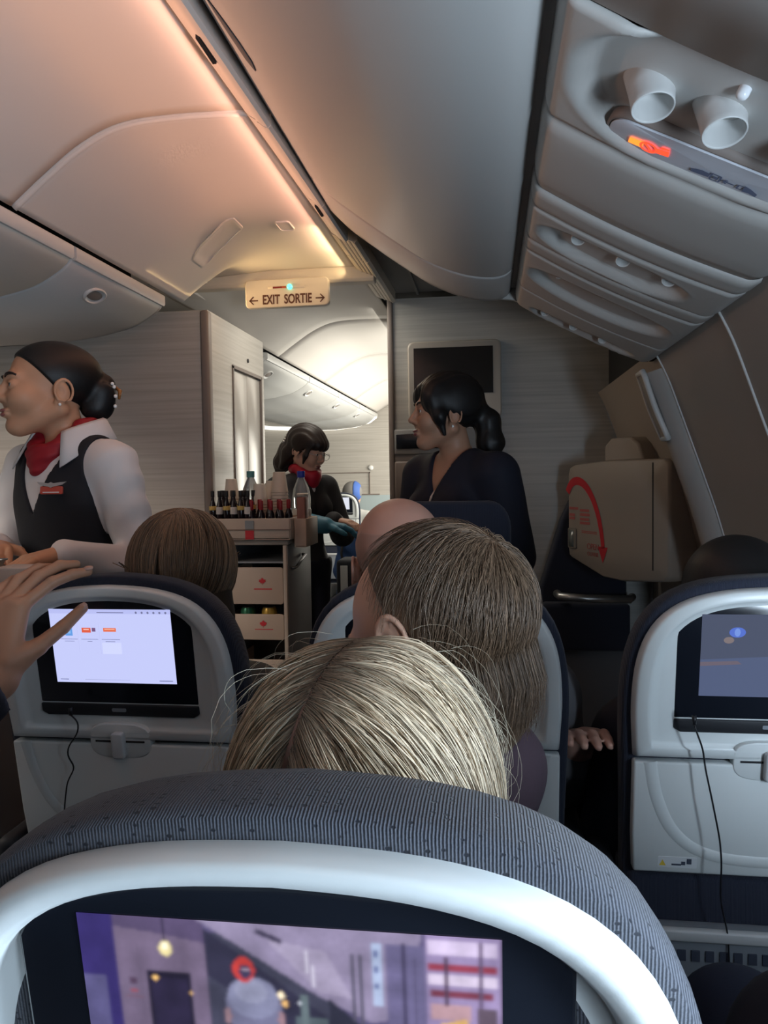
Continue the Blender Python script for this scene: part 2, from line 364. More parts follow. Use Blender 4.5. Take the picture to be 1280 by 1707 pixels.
# right sidewall, curved, with its windows
WALL = [(0.515, 1.625), (0.55, 1.56), (0.627, 1.34), (0.70, 1.13), (0.75, 0.95), (0.78, 0.72), (0.775, 0.45), (0.72, 0.15), (0.66, 0.0)]
_wp = resample(WALL, 60)
def wall_x(z): return float(np.interp(z, _wp[::-1, 1], _wp[::-1, 0]))
wr = empty('wall_right'); tag(wr, kind='structure')
WIN = [-0.95, -0.39, 0.17, 0.73, 1.29]
def in_window(y, z):
    for wy in WIN:
        if abs((y-wy)/0.135)**4 + abs((z-1.07)/0.21)**4 < 1: return True
    return False
wj = [-2.5, -1.23, -0.67, -0.11, 0.45, 1.01, 1.85, 2.50]
for a, b in zip(wj[:-1], wj[1:]):
    MB().grid(lambda u, v: (_wp[round(u*59)][0], a+0.002+(b-a-0.004)*v, _wp[round(u*59)][1]), 59, 40,
              skip=lambda u, v: in_window(a+(b-a)*v, _wp[min(58, int(u*59))][1])).build('sidewall_panel', M_side, wr)
    MB().tube([(x-0.001, b, z) for x, z in _wp], 0.004, 6).build('panel_joint', M_psul, wr)
M_pane = mat('window_pane', (0.95, 0.97, 1.0), 0.03, trans=1.0, ior=1.05)
for i, wy in enumerate(WIN):
    wo = empty('window_%d' % (i+1)); tag(wo, kind='structure')
    out = stadium(0, 0, 0.135, 0.21, 36, 4)
    def ring(k, dx): return [(wall_x(1.07+v*k)+dx, wy+u*k, 1.07+v*k) for u, v in out]
    MB().rings([ring(1.12, 0.002), ring(1.10, -0.008), ring(1.0, -0.008), ring(0.93, 0.02), ring(0.90, 0.075)]).build('window_frame', M_white, wo)
    MB().rings([ring(0.95, 0.060), ring(0.5, 0.060), ring(0.02, 0.060)], cap1=True).build('pane', M_pane, wo)

# exit door zone on the right: door lining, post with grab handle, slide cover
d2 = empty('door_2'); tag(d2, kind='structure')
M_door2 = mat('exit_door_lining', (0.30, 0.255, 0.215), 0.5, bump=0.05, bscale=300)
MB().grid(lambda u, v: (_wp[round(u*59)][0]+0.03, 2.68+1.3*v, _wp[round(u*59)][1]+0.03), 59, 6).build('door_lining', M_door2, d2)
post = MB()
def post_ring(x, z): return [(x-0.01, 2.505, z), (x-0.045, 2.53, z-0.01), (x-0.05, 2.60, z-0.01), (x-0.035, 2.66, z-0.005), (x+0.05, 2.70, z), (x+0.06, 2.50, z)]
post.rings([post_ring(x, z) for x, z in _wp[2:54:3]], cap0=True, cap1=True).build('door_post', M_side, d2, autosmooth=60)
# grab handle recessed into the post
hd = MB()
hp = [(wall_x(z)-0.058-0.006*math.sin((1.57-z)/0.21*math.pi), z) for z in np.linspace(1.57, 1.36, 12)]
hd.tube([(x, 2.535, z) for x, z in hp] + [(x, 2.615, z) for x, z in hp[::-1]], 0.009, 8, closed=True)
hd.build('grab_handle', M_psul, d2)
MB().rings([[(x-0.003, 2.535, z), (x-0.003, 2.615, z)] for x, z in hp], closed=False).build('grab_recess', mat('recess_grey', (0.33, 0.31, 0.29), 0.6), d2)
# slide cover (bustle): oblique box whose face leans into the cabin
SA, SB = Vector((0.365, 3.70, 0)), Vector((0.668, 3.0, 0)); SD = (SB-SA).normalized(); SN = Vector((SD.y, -SD.x, 0))   # SN points into the cabin
SL = (SB-SA).length
if SN.x > 0: SN = -SN
def bus(s, z, d): q = SA + SD*s + SN*d; return (q.x, q.y, z)
bt = MB()
out = []
prof = [(-0.02, 1.26, .03), (0.02, 1.285, .03)]
outline = [(0.0, 0.90), (0.0, 1.25), (0.015, 1.28), (0.05, 1.292), (0.30, 1.305), (SL-0.03, 1.305), (SL-0.005, 1.29), (SL, 1.26), (SL, 0.86), (SL-0.02, 0.835), (0.45, 0.80), (0.30, 0.80), (0.03, 0.86), (0.008, 0.87)]
c_ = (0.35, 1.05)
def sc(k, d): return [bus(c_[0]+(s-c_[0])*k, c_[1]+(z-c_[1])*k, d) for s, z in outline]
bt.rings([sc(1.0, -0.45), sc(1.0, -0.015), sc(0.985, -0.004), sc(0.965, 0.0), sc(0.5, 0.0), sc(0.05, 0.0)], cap1=True)
bust = bt.build('slide_cover', M_door2, d2, autosmooth=50)
MB().box(-0.002, 0.004, -0.001, 0.0015, 0.87, 1.29, Matrix.Translation(bus(SL-0.10, 0, 0.0)) @ Matrix(((SD.x, SN.x, 0, 0), (SD.y, SN.y, 0, 0), (0, 0, 1, 0), (0, 0, 0, 1)))).build('cover_seam', M_dark, bust, smooth=False)
# hump above the slide cover
MB().rings([[bus(s, z, d) for s, z in ((0.27, 1.30), (0.27, 1.37), (0.32, 1.40), (0.46, 1.40), (0.52, 1.37), (0.56, 1.30))] for d in (-0.40, -0.05, -0.03)], cap1=True, cap0=True).build('slide_cover_top', M_door2, d2, bevel=0.01, autosmooth=45)
# red curved arrow and lettering printed on the cover
arc = []
for k in range(25):
    t = k/24; a = math.radians(168-168*t)
    arc.append((0.155+0.215*math.cos(a)+0.03*t, 1.14+0.10*math.sin(a) if t < .5 else 1.14+0.10*math.sin(a)-0.0*(t-.5)))
arc = [(0.004, 1.165), (0.02, 1.195), (0.05, 1.215), (0.09, 1.222), (0.14, 1.212), (0.19, 1.18), (0.235, 1.13), (0.27, 1.07), (0.295, 1.00), (0.305, 0.95), (0.308, 0.925)]
arc = resample(arc, 30); ribbon = MB(); L0, L1 = [], []
for i, (s, z) in enumerate(arc):
    t = arc[min(i+1, 29)]-arc[max(i-1, 0)]; t = t/np.linalg.norm(t); nrm = np.array([-t[1], t[0]])*(0.020-0.006*i/29)
    L0.append(bus(s+nrm[0], z+nrm[1], 0.0015)); L1.append(bus(s-nrm[0], z-nrm[1], 0.0015))
ribbon.rings([L0, L1], closed=False)
ribbon.add([bus(0.268, 0.932, 0.0015), bus(0.345, 0.932, 0.0015), bus(0.306, 0.862, 0.0015)], [(0, 1, 2)])
ribbon.build('red_arrow', M_red, bust, smooth=False)
TM = lambda s, z: Matrix.Translation(bus(s, z, 0.0012)) @ Matrix(((SD.x, 0, SN.x, 0), (SD.y, 0, SN.y, 0), (0, 1, 0, 0), (0, 0, 0, 1)))
M_redt = mat('red_lettering', (0.40, 0.10, 0.09), 0.6)
text('lettering', 'OPEN', 0.038, M_redt, bust, TM(0.225, 0.925), 0.0004)
text('lettering', 'OUVRIR', 0.026, M_redt, bust, TM(0.225, 0.892), 0.0004)
for s0, s1, z in ((0.02, 0.10, 1.092), (0.02, 0.07, 1.062), (0.02, 0.07, 1.046), (0.115, 0.195, 1.085), (0.115, 0.20, 1.066), (0.115, 0.195, 1.045), (0.115, 0.20, 1.028), (0.13, 0.26, 0.992), (0.13, 0.26, 0.985)):
    hh = 0.006 if z > 1.0 else 0.002
    MB().add([bus(s0, z-hh, 0.0012), bus(s1, z-hh, 0.0012), bus(s1, z+hh, 0.0012), bus(s0, z+hh, 0.0012)], [(0, 1, 2, 3)]).build('lettering_line', M_redt, bust, smooth=False)
for z in (1.168, 1.158, 1.148): MB().add([bus(0.31, z-0.002, 0.0012), bus(0.37, z-0.002, 0.0012), bus(0.37, z+0.002, 0.0012), bus(0.31, z+0.002, 0.0012)], [(0, 1, 2, 3)]).build('lettering_line', mat('faint_lettering', (0.30, 0.26, 0.23), 0.6), bust, smooth=False)
gw = MB().prism(rrect(0.012, 0.085, 0.905, 1.0, 0.01), lambda u, v, d: bus(u, v, d), -0.001, 0.006).build('gauge_window', mat('gauge_rim', (0.20, 0.17, 0.14), 0.4), bust, bevel=0.002)
MB().prism(rrect(0.018, 0.066, 0.912, 0.993, 0.006), lambda u, v, d: bus(u, v, d), 0.004, 0.0068).build('gauge_glass', mat('gauge_glass', (0.12, 0.13, 0.12), 0.15), gw)

# forward cabin end wall
wfar = empty('wall_far'); tag(wfar, kind='structure')
MB().box(-3.4, 1.0, 8.8, 8.85, 0, 2.34).build('end_panel', M_part, wfar, smooth=False)
MB().box(-3.4, -1.25, 8.775, 8.80, 1.045, 1.06).box(-2.4, -1.36, 8.785, 8.80, 1.30, 1.31).box(-1.37, -1.36, 8.785, 8.80, 1.06, 1.31).build('panel_moulding', M_trim, wfar, smooth=False)
MB().lathe([(0.03, 0), (0.03, 0.02), (0.012, 0.03), (0.0, 0.03)], n=12, M=Matrix.Translation((-1.35, 8.80, 1.36)) @ Matrix.Rotation(math.pi/2, 4, 'X')).build('end_wall_button', M_white, wfar)
M_panelblue = mat('end_wall_lower', (0.42, 0.50, 0.52), 0.5)
MB().box(-3.4, -0.6, 8.78, 8.80, 0.0, 1.045).build('lower_panel', M_panelblue, wfar, smooth=False)
# ================================================================== OVERHEAD FIXTURES
CAMV = Vector((0, 0, CAM_Z))
def PT(px, py, Y):
    d = _f + _r*((px-640)/F_PX) - _u*((py-853.5)/F_PX); return CAMV + d*(Y/d.y)
def srgb(r, g, b):
    return tuple(((c/255)/12.92 if c/255 <= 0.04045 else ((c/255+0.055)/1.055)**2.4) for c in (r, g, b))

# hull behind the bins and above the windows
hull = MB().rings([[(0.53, y, 1.61), (0.66, y, 1.62), (0.80, y, 1.75), (0.86, y, 2.34), (0.95, y, 2.34), (0.95, y, 0), (0.90, y, 0.0), (0.90, y, 1.5)] for y in (-2.6, 4.05)], cap0=True, cap1=True)
hull = MB().box(0.60, 0.63, 2.55, 4.05, 1.6, 2.34).box(0.53, 0.56, -2.6, 2.75, 1.63, 2.34).build('wall_upper_right', M_dark, smooth=False); tag(hull, kind='structure')
hull2 = MB().box(1.0, 1.04, 1.5, 9.0, -0.05, 2.36).build('wall_outer_right', M_side, smooth=False); tag(hull2, kind='structure')

MB().box(-2.3, -1.27, 2.93, 3.43, 2.150, 2.162).build('ceiling_panel', M_ceil, ceiling, smooth=False)
MB().box(-2.3, -1.40, 3.52, 4.3, 2.150, 2.162).build('ceiling_panel', M_ceil, ceiling, smooth=False)
# right hand overhead bins
BINP = [(-0.555, 2.205), (-0.535, 2.165), (-0.454, 2.082), (-0.342, 1.996), (-0.192, 1.889), (-0.11, 1.85), (-0.044, 1.829), (0.02, 1.822), (0.056, 1.826), (0.076, 1.840), (0.083, 1.87), (0.084, 1.92)]
_bp = resample(BINP, 48)
def bin_right(y0, y1, label, name='overhead_bin', cat='overhead bin', r=0.008):
    o = empty(name, (0, y0, 0)); tag(o, label, cat, 'overhead bins on the right')
    m = MB(); rings_ = []
    for y, d in ((y0, 0.02), (y0+0.001, 0.006), (y0+0.006, 0.001), (y0+0.012, 0), (y1-0.012, 0), (y1-0.006, 0.001), (y1-0.001, 0.006), (y1, 0.02)):
        rings_.append([(x+d*0.45, y-y0, z+d*0.9) for x, z in _bp])
    m.rings(rings_, closed=False)
    m.build('bin_door', M_bin, o)
    MB().rings([[(x+0.03, y-y0, z+0.04) for x, z in _bp] for y in (y0+0.01, y1-0.01)], closed=False).build('bin_body', M_dark, o)
    return o
bin_right(-1.3, 0.0, 'long grey overhead bin on the right, behind the camera')
bin_right(0.006, 2.292, 'smooth grey overhead bin beside the lit ceiling rail, top centre of the picture')
be = bin_right(2.300, 2.60, 'curved grey end cap of the right overhead bins, before the bulkhead', 'bin_end_cap', 'bin end cap')
MB().prism([(x, z) for x, z in _bp]+[(0.06, 2.2)], lambda u, v, d: (u, d, v), 0.27, 0.285).build('end_plate', M_bin, be, smooth=False)
# dark crescent patch laid on the bin, stands for the gap behind its edge
cr = MB()
pts = [(-0.508, 1.38), (-0.490, 1.43), (-0.475, 1.49), (-0.468, 1.55), (-0.475, 1.60), (-0.490, 1.575), (-0.500, 1.50), (-0.506, 1.43)]
cr.prism(pts, lambda u, v, d: (u, v, lerp_prof([(a, b) for a, b in _bp], u)-d), -0.002, 0.004)
tag(cr.build('gap_patch', mat('gap_grey', (0.10, 0.10, 0.11), 0.6), bevel=0.002), 'small dark crescent patch standing for the gap between ceiling rail and bin', 'gap patch')

# centre bins, left
CB = [(-1.285, 1.972), (-1.252, 1.968), (-1.250, 1.940), (-1.256, 1.925), (-1.299, 1.893), (-1.376, 1.852), (-1.515, 1.822), (-1.745, 1.80), (-2.0, 1.80), (-2.2, 1.83)]
_cb = resample(CB, 60)
def bin_left(y0, y1, label, latch=True, group='overhead bins of the centre block'):
    o = empty('overhead_bin', (0, y0, 0)); tag(o, label, 'overhead bin', group); Ln = y1-y0
    m = MB(); m.rings([[(x-d*0.4, y, z+d*0.9) for x, z in _cb[4:]] for y, d in ((0, 0.02), (0.001, 0.005), (0.006, 0), (Ln-0.006, 0), (Ln-0.001, 0.005), (Ln, 0.02))], closed=False)
    m.build('bin_door', M_bin, o)
    MB().rings([[(x, y, z) for x, z in ((-1.285, 1.975), (-1.252, 1.972), (-1.247, 1.968), (-1.247, 1.936), (-1.252, 1.930), (-1.262, 1.930))] for y in (0.003, Ln-0.003)], cap0=True, cap1=True, closed=True).build('bin_lip', M_bin, o, autosmooth=50)
    if latch:
        cx, cy = -1.318, 0.24
        la = MB(); cz = 1.879
        t = Vector((-0.82, 0, -0.57)).normalized(); n = Vector((0.57, 0, -0.82)).normalized()
        def lp(u, v, d): p = Vector((cx, cy, cz)) + t*u + n*d + Vector((0, v, 0)); return tuple(p)
        outl = stadium(0, 0, 0.034, 0.055, 24, 2.3)
        la.rings([[lp(u*k, v*k, d) for u, v in outl] for k, d in ((1.0, -0.004), (0.98, 0.005), (0.86, 0.006), (0.78, 0.0), (0.6, -0.004), (0.05, -0.004))], cap1=True)
        lo = la.build('latch', M_psul, o)
        MB().rings([[lp(u*0.55, v*0.7, d) for u, v in outl] for d in (-0.004, 0.002)], cap1=True).build('latch_flap', M_trim, lo, bevel=0.001)
    return o
bin_left(-1.3, 0.0, 'centre overhead bin across the aisle, behind the camera')
bin_left(0.006, 1.0, 'centre overhead bin across the aisle, left of the camera')
bin_left(1.006, 2.235, 'grey centre overhead bin at the left edge with a curved door seam')
bb = bin_left(2.243, 2.90, 'grey centre overhead bin with oval latch, above the attendant in the waistcoat')
MB().prism([(x, z) for x, z in _cb]+[(-2.2, 2.0)], lambda u, v, d: (u, d, v), 0.640, 0.655).build('end_plate', M_bin, bb, smooth=False)
gap = MB().box(-1.42, -1.40, -1.4, 2.93, 1.95, 2.3).box(-1.42, -1.40, 4.3, 8.8, 1.95, 2.3).box(-3.4, -1.40, -2.6, 9.0, 2.2, 2.22).build('trim_3', M_dark, smooth=False); tag(gap, kind='structure')
for i, (a, b, s) in enumerate(((4.30, 5.35, 'nearest'), (5.36, 6.41, 'second'), (6.42, 7.47, 'third'), (7.48, 8.70, 'farthest'))):
    bin_left(a, b, '%s pale bin of the brightly lit cabin beyond the doorway' % s, True, 'bins of the forward cabin')
# round cove light along the end of the far bins
cl = MB(); cl.tube([(-1.26, 8.60, 1.93), (-1.34, 8.68, 1.885), (-1.5, 8.72, 1.845), (-1.75, 8.74, 1.82), (-2.1, 8.75, 1.82), (-2.5, 8.75, 1.84), (-3.0, 8.72, 1.90)], 0.022, 8)
tag(cl.build('cove_lamp', mat('cove_lamp_glow', (1, 1, 1), 0.5, emit=(1.0, 0.97, 0.86), estr=1.3)), 'curved bright white light line where far bins meet the end wall', 'cove light')

fl_ = MB().box(0.055, 0.115, -1.3, 2.60, 1.862, 1.875).build('trim_4', M_bin, smooth=False); tag(fl_, kind='structure')
# passenger service panels under the right bins
PA, PB = Vector((0.085, 0, 1.82)), Vector((0.515, 0, 1.60)); PW = (PB-PA).normalized(); PL = (PB-PA).length; PN = Vector((PW.z, 0, -PW.x))
def psu(s, y, d=0.0):
    t = min(max(s/PL, 0), 1); k = d + 0.013*4*t*(1-t)
    p = PA + PW*s + PN*k; return (p.x, y, p.z)
def se(s, y, c, h, e=2.6): return abs((s-c[0])/h[0])**e + abs((y-c[1])/h[1])**e
def service_panel(y0, y1, label, recs=(), n_s=72, end=False):
    o = empty('service_panel', (0, 0, 0)); tag(o, label, 'service panel', 'service panels above the right seats')
    ny = max(6, int((y1-y0)/0.006)) if recs else 6
    def fn(u, v):
        s = -0.012 + (PL+0.012)*u; y = y0 + (y1-y0)*v; d = 0.0
        e = min(u, 1)*PL
        if s < 0.03: d -= 0.05*(1-max(s+0.012, 0)/0.042)**2.2
        if s > PL-0.03: d -= 0.02*((s-PL+0.03)/0.03)**2
        ed = min(y-y0, y1-y)
        if ed < 0.006: d -= 0.008*(1-ed/0.006)**1.5
        if end and y1-y < 0.05: d -= 0.035*(1-(y1-y)/0.05)**2
        for c, h, dep in recs:
            q = se(s, y, c, h)
            if q < 1.0: t = min(1.0, (1-q)/0.35); d -= dep*t*t*(3-2*t)
            elif q < 1.22: d += 0.0022*(1-(q-1)/0.22)*min(1, (q-1)/0.05)
        return psu(s, y, d)
    MB().grid(fn, n_s, ny).build('panel_shell', M_psu, o, solid=0.004, offset=1)
    return o
def frame_at(s, y, d=0.0, tilt=None):
    """matrix with local Z pointing out of the panel (down)"""
    p = psu(s, y, d); z = PN.copy()
    if tilt is not None: z = (PN + PW*tilt[0] + Vector((0, 1, 0))*tilt[1]).normalized()
    y_ = Vector((0, 1, 0)); x_ = y_.cross(z).normalized(); y_ = z.cross(x_)
    return Matrix(((x_.x, y_.x, z.x, p[0]), (x_.y, y_.y, z.y, p[1]), (x_.z, y_.z, z.z, p[2]), (0, 0, 0, 1)))
def nozzle(o, s, y, d, r, tilt=(0.25, -0.35)):
    M = frame_at(s, y, d, tilt)
    a = MB().lathe([(r*0.95, -0.02), (r*1.0, 0.004), (r*1.06, 0.012), (r*1.05, 0.016), (r*0.98, 0.0175), (r*0.90, 0.015), (r*0.78, 0.004), (r*0.55, -0.004), (0.0005, -0.005)], n=28, M=M).build('air_nozzle', M_psul, o)
    MB().lathe([(r*0.42, -0.004), (r*0.44, 0.002), (r*0.30, 0.006), (0.0005, 0.007)], n=18, M=M).build('nozzle_core', M_psu, a)
def cup(o, s, y, d, r, tilt):
    """deep open spout of the near unit"""
    M = frame_at(s, y, d, tilt)
    a = MB().lathe([(r*1.25, -0.03), (r*1.08, 0.0), (r*1.0, 0.02), (r*1.0, 0.027), (r*0.96, 0.029), (r*0.9, 0.026), (r*0.8, 0.0), (r*0.7, -0.016), (0.0005, -0.018)], n=32, M=M).build('reading_light', M_psul, o)
    MB().lathe([(r*0.6, -0.016), (r*0.55, -0.008), (r*0.2, -0.004), (0.0005, -0.004)], n=20, M=M).build('lamp_lens', M_white, a)
service_panel(-1.30, -0.2, 'service panel above the seats, behind the camera')
service_panel(-0.195, 0.945, 'wide plain service panel at the top right corner')
u1 = service_panel(0.953, 1.246, 'service panel with glowing red no smoking sign and two open spouts', [((0.262, 1.085), (0.228, 0.155), 0.026)])
cup(u1, 0.148, 1.080, -0.014, 0.028, (0.50, -0.35)); cup(u1, 0.245, 1.068, -0.015, 0.028, (0.50, -0.40))
cup(u1, 0.365, 1.058, -0.015, 0.028, (0.50, -0.40))
MB().lathe([(0.008, -0.02), (0.008, 0.002), (0.0065, 0.006), (0.003, 0.008), (0.0005, 0.0082)], n=16, M=frame_at(0.251, 1.006, -0.016)).build('call_button', mat('button_white', (0.85, 0.87, 0.9), 0.2), u1)
def plate_pts(s0, s1, y0, y1, r): return rrect(s0, s1, y0, y1, r, 6)
sp = MB(); po = plate_pts(0.112, 0.465, 1.160, 1.238, 0.034)
sp.rings([[psu(u, v, d) for u, v in po] for d in (-0.03, -0.004)] + [[psu(0.29+(u-0.29)*k, 1.199+(v-1.199)*k, -0.003) for u, v in po] for k in (0.985, 0.5, 0.05)], cap1=True)
M_sign = mat('sign_plate', (0.60, 0.62, 0.68), 0.35)
plate = sp.build('sign_plate', M_sign, u1, autosmooth=40)
sp = MB(); po2 = plate_pts(0.106, 0.471, 1.153, 1.245, 0.04)
sp.rings([[psu(u, v, -0.020) for u, v in po2], [psu(u, v, -0.0045) for u, v in po2], [psu(u, v, -0.0045) for u, v in plate_pts(0.110, 0.467, 1.157, 1.241, 0.036)]]).build('sign_plate_rim', M_trim, plate)
# symbols on the plate: s to the right, y upward in the plate is -y
def pl(s, y): return psu(s, y, -0.0012)
M_glow = mat('sign_red_glow', (0.9, 0.05, 0.02), 0.4, emit=(1.0, 0.055, 0.02), estr=1.9)
M_glowo = mat('sign_orange_glow', (0.9, 0.25, 0.02), 0.4, emit=(1.0, 0.20, 0.025), estr=1.9)
def quad_strip(m, pts, w):
    for (a, b) in zip(pts[:-1], pts[1:]):
        a = Vector(a); b = Vector(b); t = (b-a).normalized()*w/2; n = Vector((-t.y, t.x))
        m.add([pl(*(a-n)), pl(*(b-n)), pl(*(b+n)), pl(*(a+n))], [(0, 1, 2, 3)])
m = MB(); m.add([pl(0.146, 1.196), pl(0.168, 1.193), pl(0.168, 1.211), pl(0.146, 1.213)], [(0, 1, 2, 3)]); m.build('cigarette_symbol', M_glowo, plate, smooth=False)
m = MB()
ringp = [(0.177+0.0125*math.cos(a), 1.2015+0.0125*math.sin(a)) for a in np.linspace(0, 2*math.pi, 25)]
quad_strip(m, ringp, 0.004); quad_strip(m, [(0.169, 1.193), (0.185, 1.210)], 0.004)
m.add([pl(0.190, 1.193), pl(0.2075, 1.188), pl(0.2095, 1.203), pl(0.190, 1.2075)], [(0, 1, 2, 3)])
m.add([pl(0.194, 1.184), pl(0.206, 1.181), pl(0.207, 1.186), pl(0.195, 1.189)], [(0, 1, 2, 3)])
m.build('no_smoking_symbol', M_glow, plate, smooth=False)
m = MB()
m.add([pl(0.246, 1.205), pl(0.262, 1.198), pl(0.275, 1.199), pl(0.275, 1.211), pl(0.262, 1.213), pl(0.248, 1.214)], [(0, 1, 2, 3, 4, 5)])
quad_strip(m, [(0.277, 1.195), (0.291, 1.195), (0.291, 1.214), (0.277, 1.214), (0.277, 1.195)], 0.0028); quad_strip(m, [(0.281, 1.205), (0.288, 1.205)], 0.008)
quad_strip(m, [(0.296, 1.2045), (0.313, 1.2045)], 0.0035); quad_strip(m, [(0.302, 1.1985), (0.296, 1.2045), (0.302, 1.2105)], 0.003)
quad_strip(m, [(0.326, 1.198), (0.319, 1.198), (0.318, 1.210), (0.326, 1.210)], 0.0028)
m.add([pl(0.327, 1.194), pl(0.336, 1.197), pl(0.349, 1.206), pl(0.349, 1.216), pl(0.338, 1.212), pl(0.327, 1.214)], [(0, 1, 2, 3, 4, 5)])
m.build('seat_belt_symbol', mat('symbol_blue_grey', (0.15, 0.18, 0.28), 0.5), plate, smooth=False)
service_panel(1.253, 1.560, 'plain wide grey filler panel just beyond the glowing sign')
service_panel(1.566, 1.660, 'narrow plain grey filler panel beside three air nozzles')
u2 = service_panel(1.665, 1.868, 'service panel with three small round air nozzles in an oval recess', [((0.215, 1.775), (0.182, 0.082), 0.022)])
for s in (0.125, 0.232, 0.338): nozzle(u2, s, 1.742, -0.018, 0.015, (0.2, -0.7))
for s in (0.08, 0.178, 0.285):
    MB().lathe([(0.011, -0.02), (0.012, 0.0), (0.010, 0.003), (0.0005, 0.001)], n=16, M=frame_at(s, 1.745, -0.018)).build('reading_light', M_trim, u2)
service_panel(1.873, 1.962, 'narrow plain grey filler panel between two oval recesses')
u3 = service_panel(1.967, 2.335, 'service panel with a long empty oval recess and one small button', [((0.235, 2.135), (0.205, 0.10), 0.022)])
MB().lathe([(0.010, -0.02), (0.010, 0.004), (0.007, 0.008), (0.0005, 0.009)], n=14, M=frame_at(0.245, 2.04, -0.004)).build('call_button', M_white, u3)
fin = MB().prism([(0, 0), (0.03, 0.0), (0.012, 0.018), (0.004, 0.02)], lambda u, v, d: psu(0.105+u, 2.09+d, -0.022+v), -0.004, 0.004).build('mask_latch', M_psul, u3, bevel=0.001)
u4 = service_panel(2.340, 2.62, 'last service panel before the exit, with nozzles at its rounded end', [((0.24, 2.53), (0.18, 0.06), 0.020)], end=True)
for s in (0.11, 0.21, 0.31): nozzle(u4, s, 2.52, -0.014, 0.013, (0.1, -0.7))
MB().prism([(0.0, 1.83), (0.085, 1.82), (0.515, 1.605), (0.515, 1.9), (0.0, 1.9)], lambda u, v, d: (u, d, v+0.004), 2.585, 2.600).build('end_plate', M_psu, u4, smooth=False)

# exit sign
es = empty('exit_sign', (-0.893, 3.43, 2.085)); tag(es, 'cream EXIT SORTIE sign with green light hanging over the aisle', 'exit sign')
MB().prism(rrect(-0.1925, 0.1925, -0.063, 0.063, 0.02, 5), lambda u, v, d: (u, d, v), -0.022, 0.012).build('housing', M_cream, es, bevel=0.005, segs=3, autosmooth=40)
M_brown = mat('sign_brown', (0.10, 0.035, 0.02), 0.5)
SM = Matrix(((1, 0, 0, 0), (0, 0, -1, -0.0228), (0, 1, 0, -0.030), (0, 0, 0, 1)))
t_ = text('lettering', 'EXIT', 0.058, M_brown, es, SM @ Matrix.Translation((-0.072, 0, 0)), 0.0006, 0.68, 0.0014)
t_ = text('lettering', 'SORTIE', 0.058, M_brown, es, SM @ Matrix.Translation((0.052, 0, 0)), 0.0006, 0.68, 0.0014)
for sgn in (-1, 1):
    m = MB(); f3 = lambda u, v, d: (sgn*(0.155+u), -0.0222-d, -0.030+v)
    m.prism([(-0.022, -0.003), (0.014, -0.003), (0.014, 0.003), (-0.022, 0.003)], f3, 0, 0.0008)
    m.prism([(0.020, 0.0), (0.001, 0.019), (-0.003, 0.016), (0.012, 0.0)], f3, 0, 0.0008); m.prism([(0.020, 0.0), (0.012, 0.0), (-0.003, -0.016), (0.001, -0.019)], f3, 0, 0.0008)
    m.build('arrow', M_brown, es, smooth=False)
MB().box(-0.085, 0.085, -0.025, -0.021, 0.018, 0.030).build('light_bar', M_cream, es, bevel=0.003)
MB().box(-0.062, -0.02, -0.0265, -0.024, 0.020, 0.028).build('red_lens', mat('dark_red_lens', (0.20, 0.02, 0.02), 0.3), es, smooth=False)
MB().box(-0.02, 0.0, -0.0265, -0.024, 0.020, 0.028).build('amber_lens', mat('amber_lens', (0.45, 0.08, 0.03), 0.3), es, smooth=False)
MB().lathe([(0.012, 0), (0.012, 0.006), (0.007, 0.010), (0.0005, 0.011)], n=16, M=Matrix.Translation((0.016, -0.025, 0.024)) @ Matrix.Rotation(math.pi/2, 4, 'X')).build('green_lamp', mat('green_lamp', (0.1, 0.9, 0.7), 0.3, emit=(0.10, 1.0, 0.72), estr=2.2), es)

# monitor and attendant panel on the bulkhead
mo = empty('wall_monitor', (-0.17, 4.0, 1.74)); tag(mo, 'dark wall monitor in a beige frame behind the dark-haired attendant', 'monitor')
fr = MB(); o_ = rrect(-0.238, 0.238, -0.199, 0.199, 0.03, 5)
fr.rings([[(u, d, v) for u, v in o_] for d in (0.0, -0.03)] + [[(u*0.975, -0.036, v*0.975) for u, v in o_]], cap1=True)
fr.build('frame', mat('monitor_frame', (0.50, 0.45, 0.39), 0.45), mo, autosmooth=40)
MB().box(-0.207, 0.196, -0.0385, -0.03, -0.07, 0.166).build('screen', mat('monitor_glass', (0.02, 0.02, 0.022), 0.12), mo, smooth=False)
ap = empty('attendant_panel', (-0.2, 4.0, 1.43)); tag(ap, 'grey control panel with dark displays on the bulkhead under the monitor', 'control panel')
MB().box(-0.285, 0.265, -0.02, 0, -0.065, 0.065).build('plate', mat('panel_grey', (0.25, 0.25, 0.25), 0.5), ap, bevel=0.006)
MB().box(-0.275, -0.05, -0.024, -0.018, -0.035, 0.042).build('display', M_black, ap, bevel=0.003)
MB().box(0.15, 0.235, -0.024, -0.018, -0.035, 0.042).build('display', M_black, ap, bevel=0.003)
MB().prism(stadium(0.198, 0.005, 0.013, 0.013, 12, 2), lambda u, v, d: (u, d, v), -0.0255, -0.024).build('button', mat('button_lit', (0.5, 0.5, 0.52), 0.4, emit=(0.6, 0.65, 0.7), estr=0.25), ap)
MB().box(-0.285, 0.10, -0.03, 0, -0.36, -0.10).build('handset_cover', mat('panel_brown', (0.20, 0.16, 0.14), 0.5), ap, bevel=0.01)

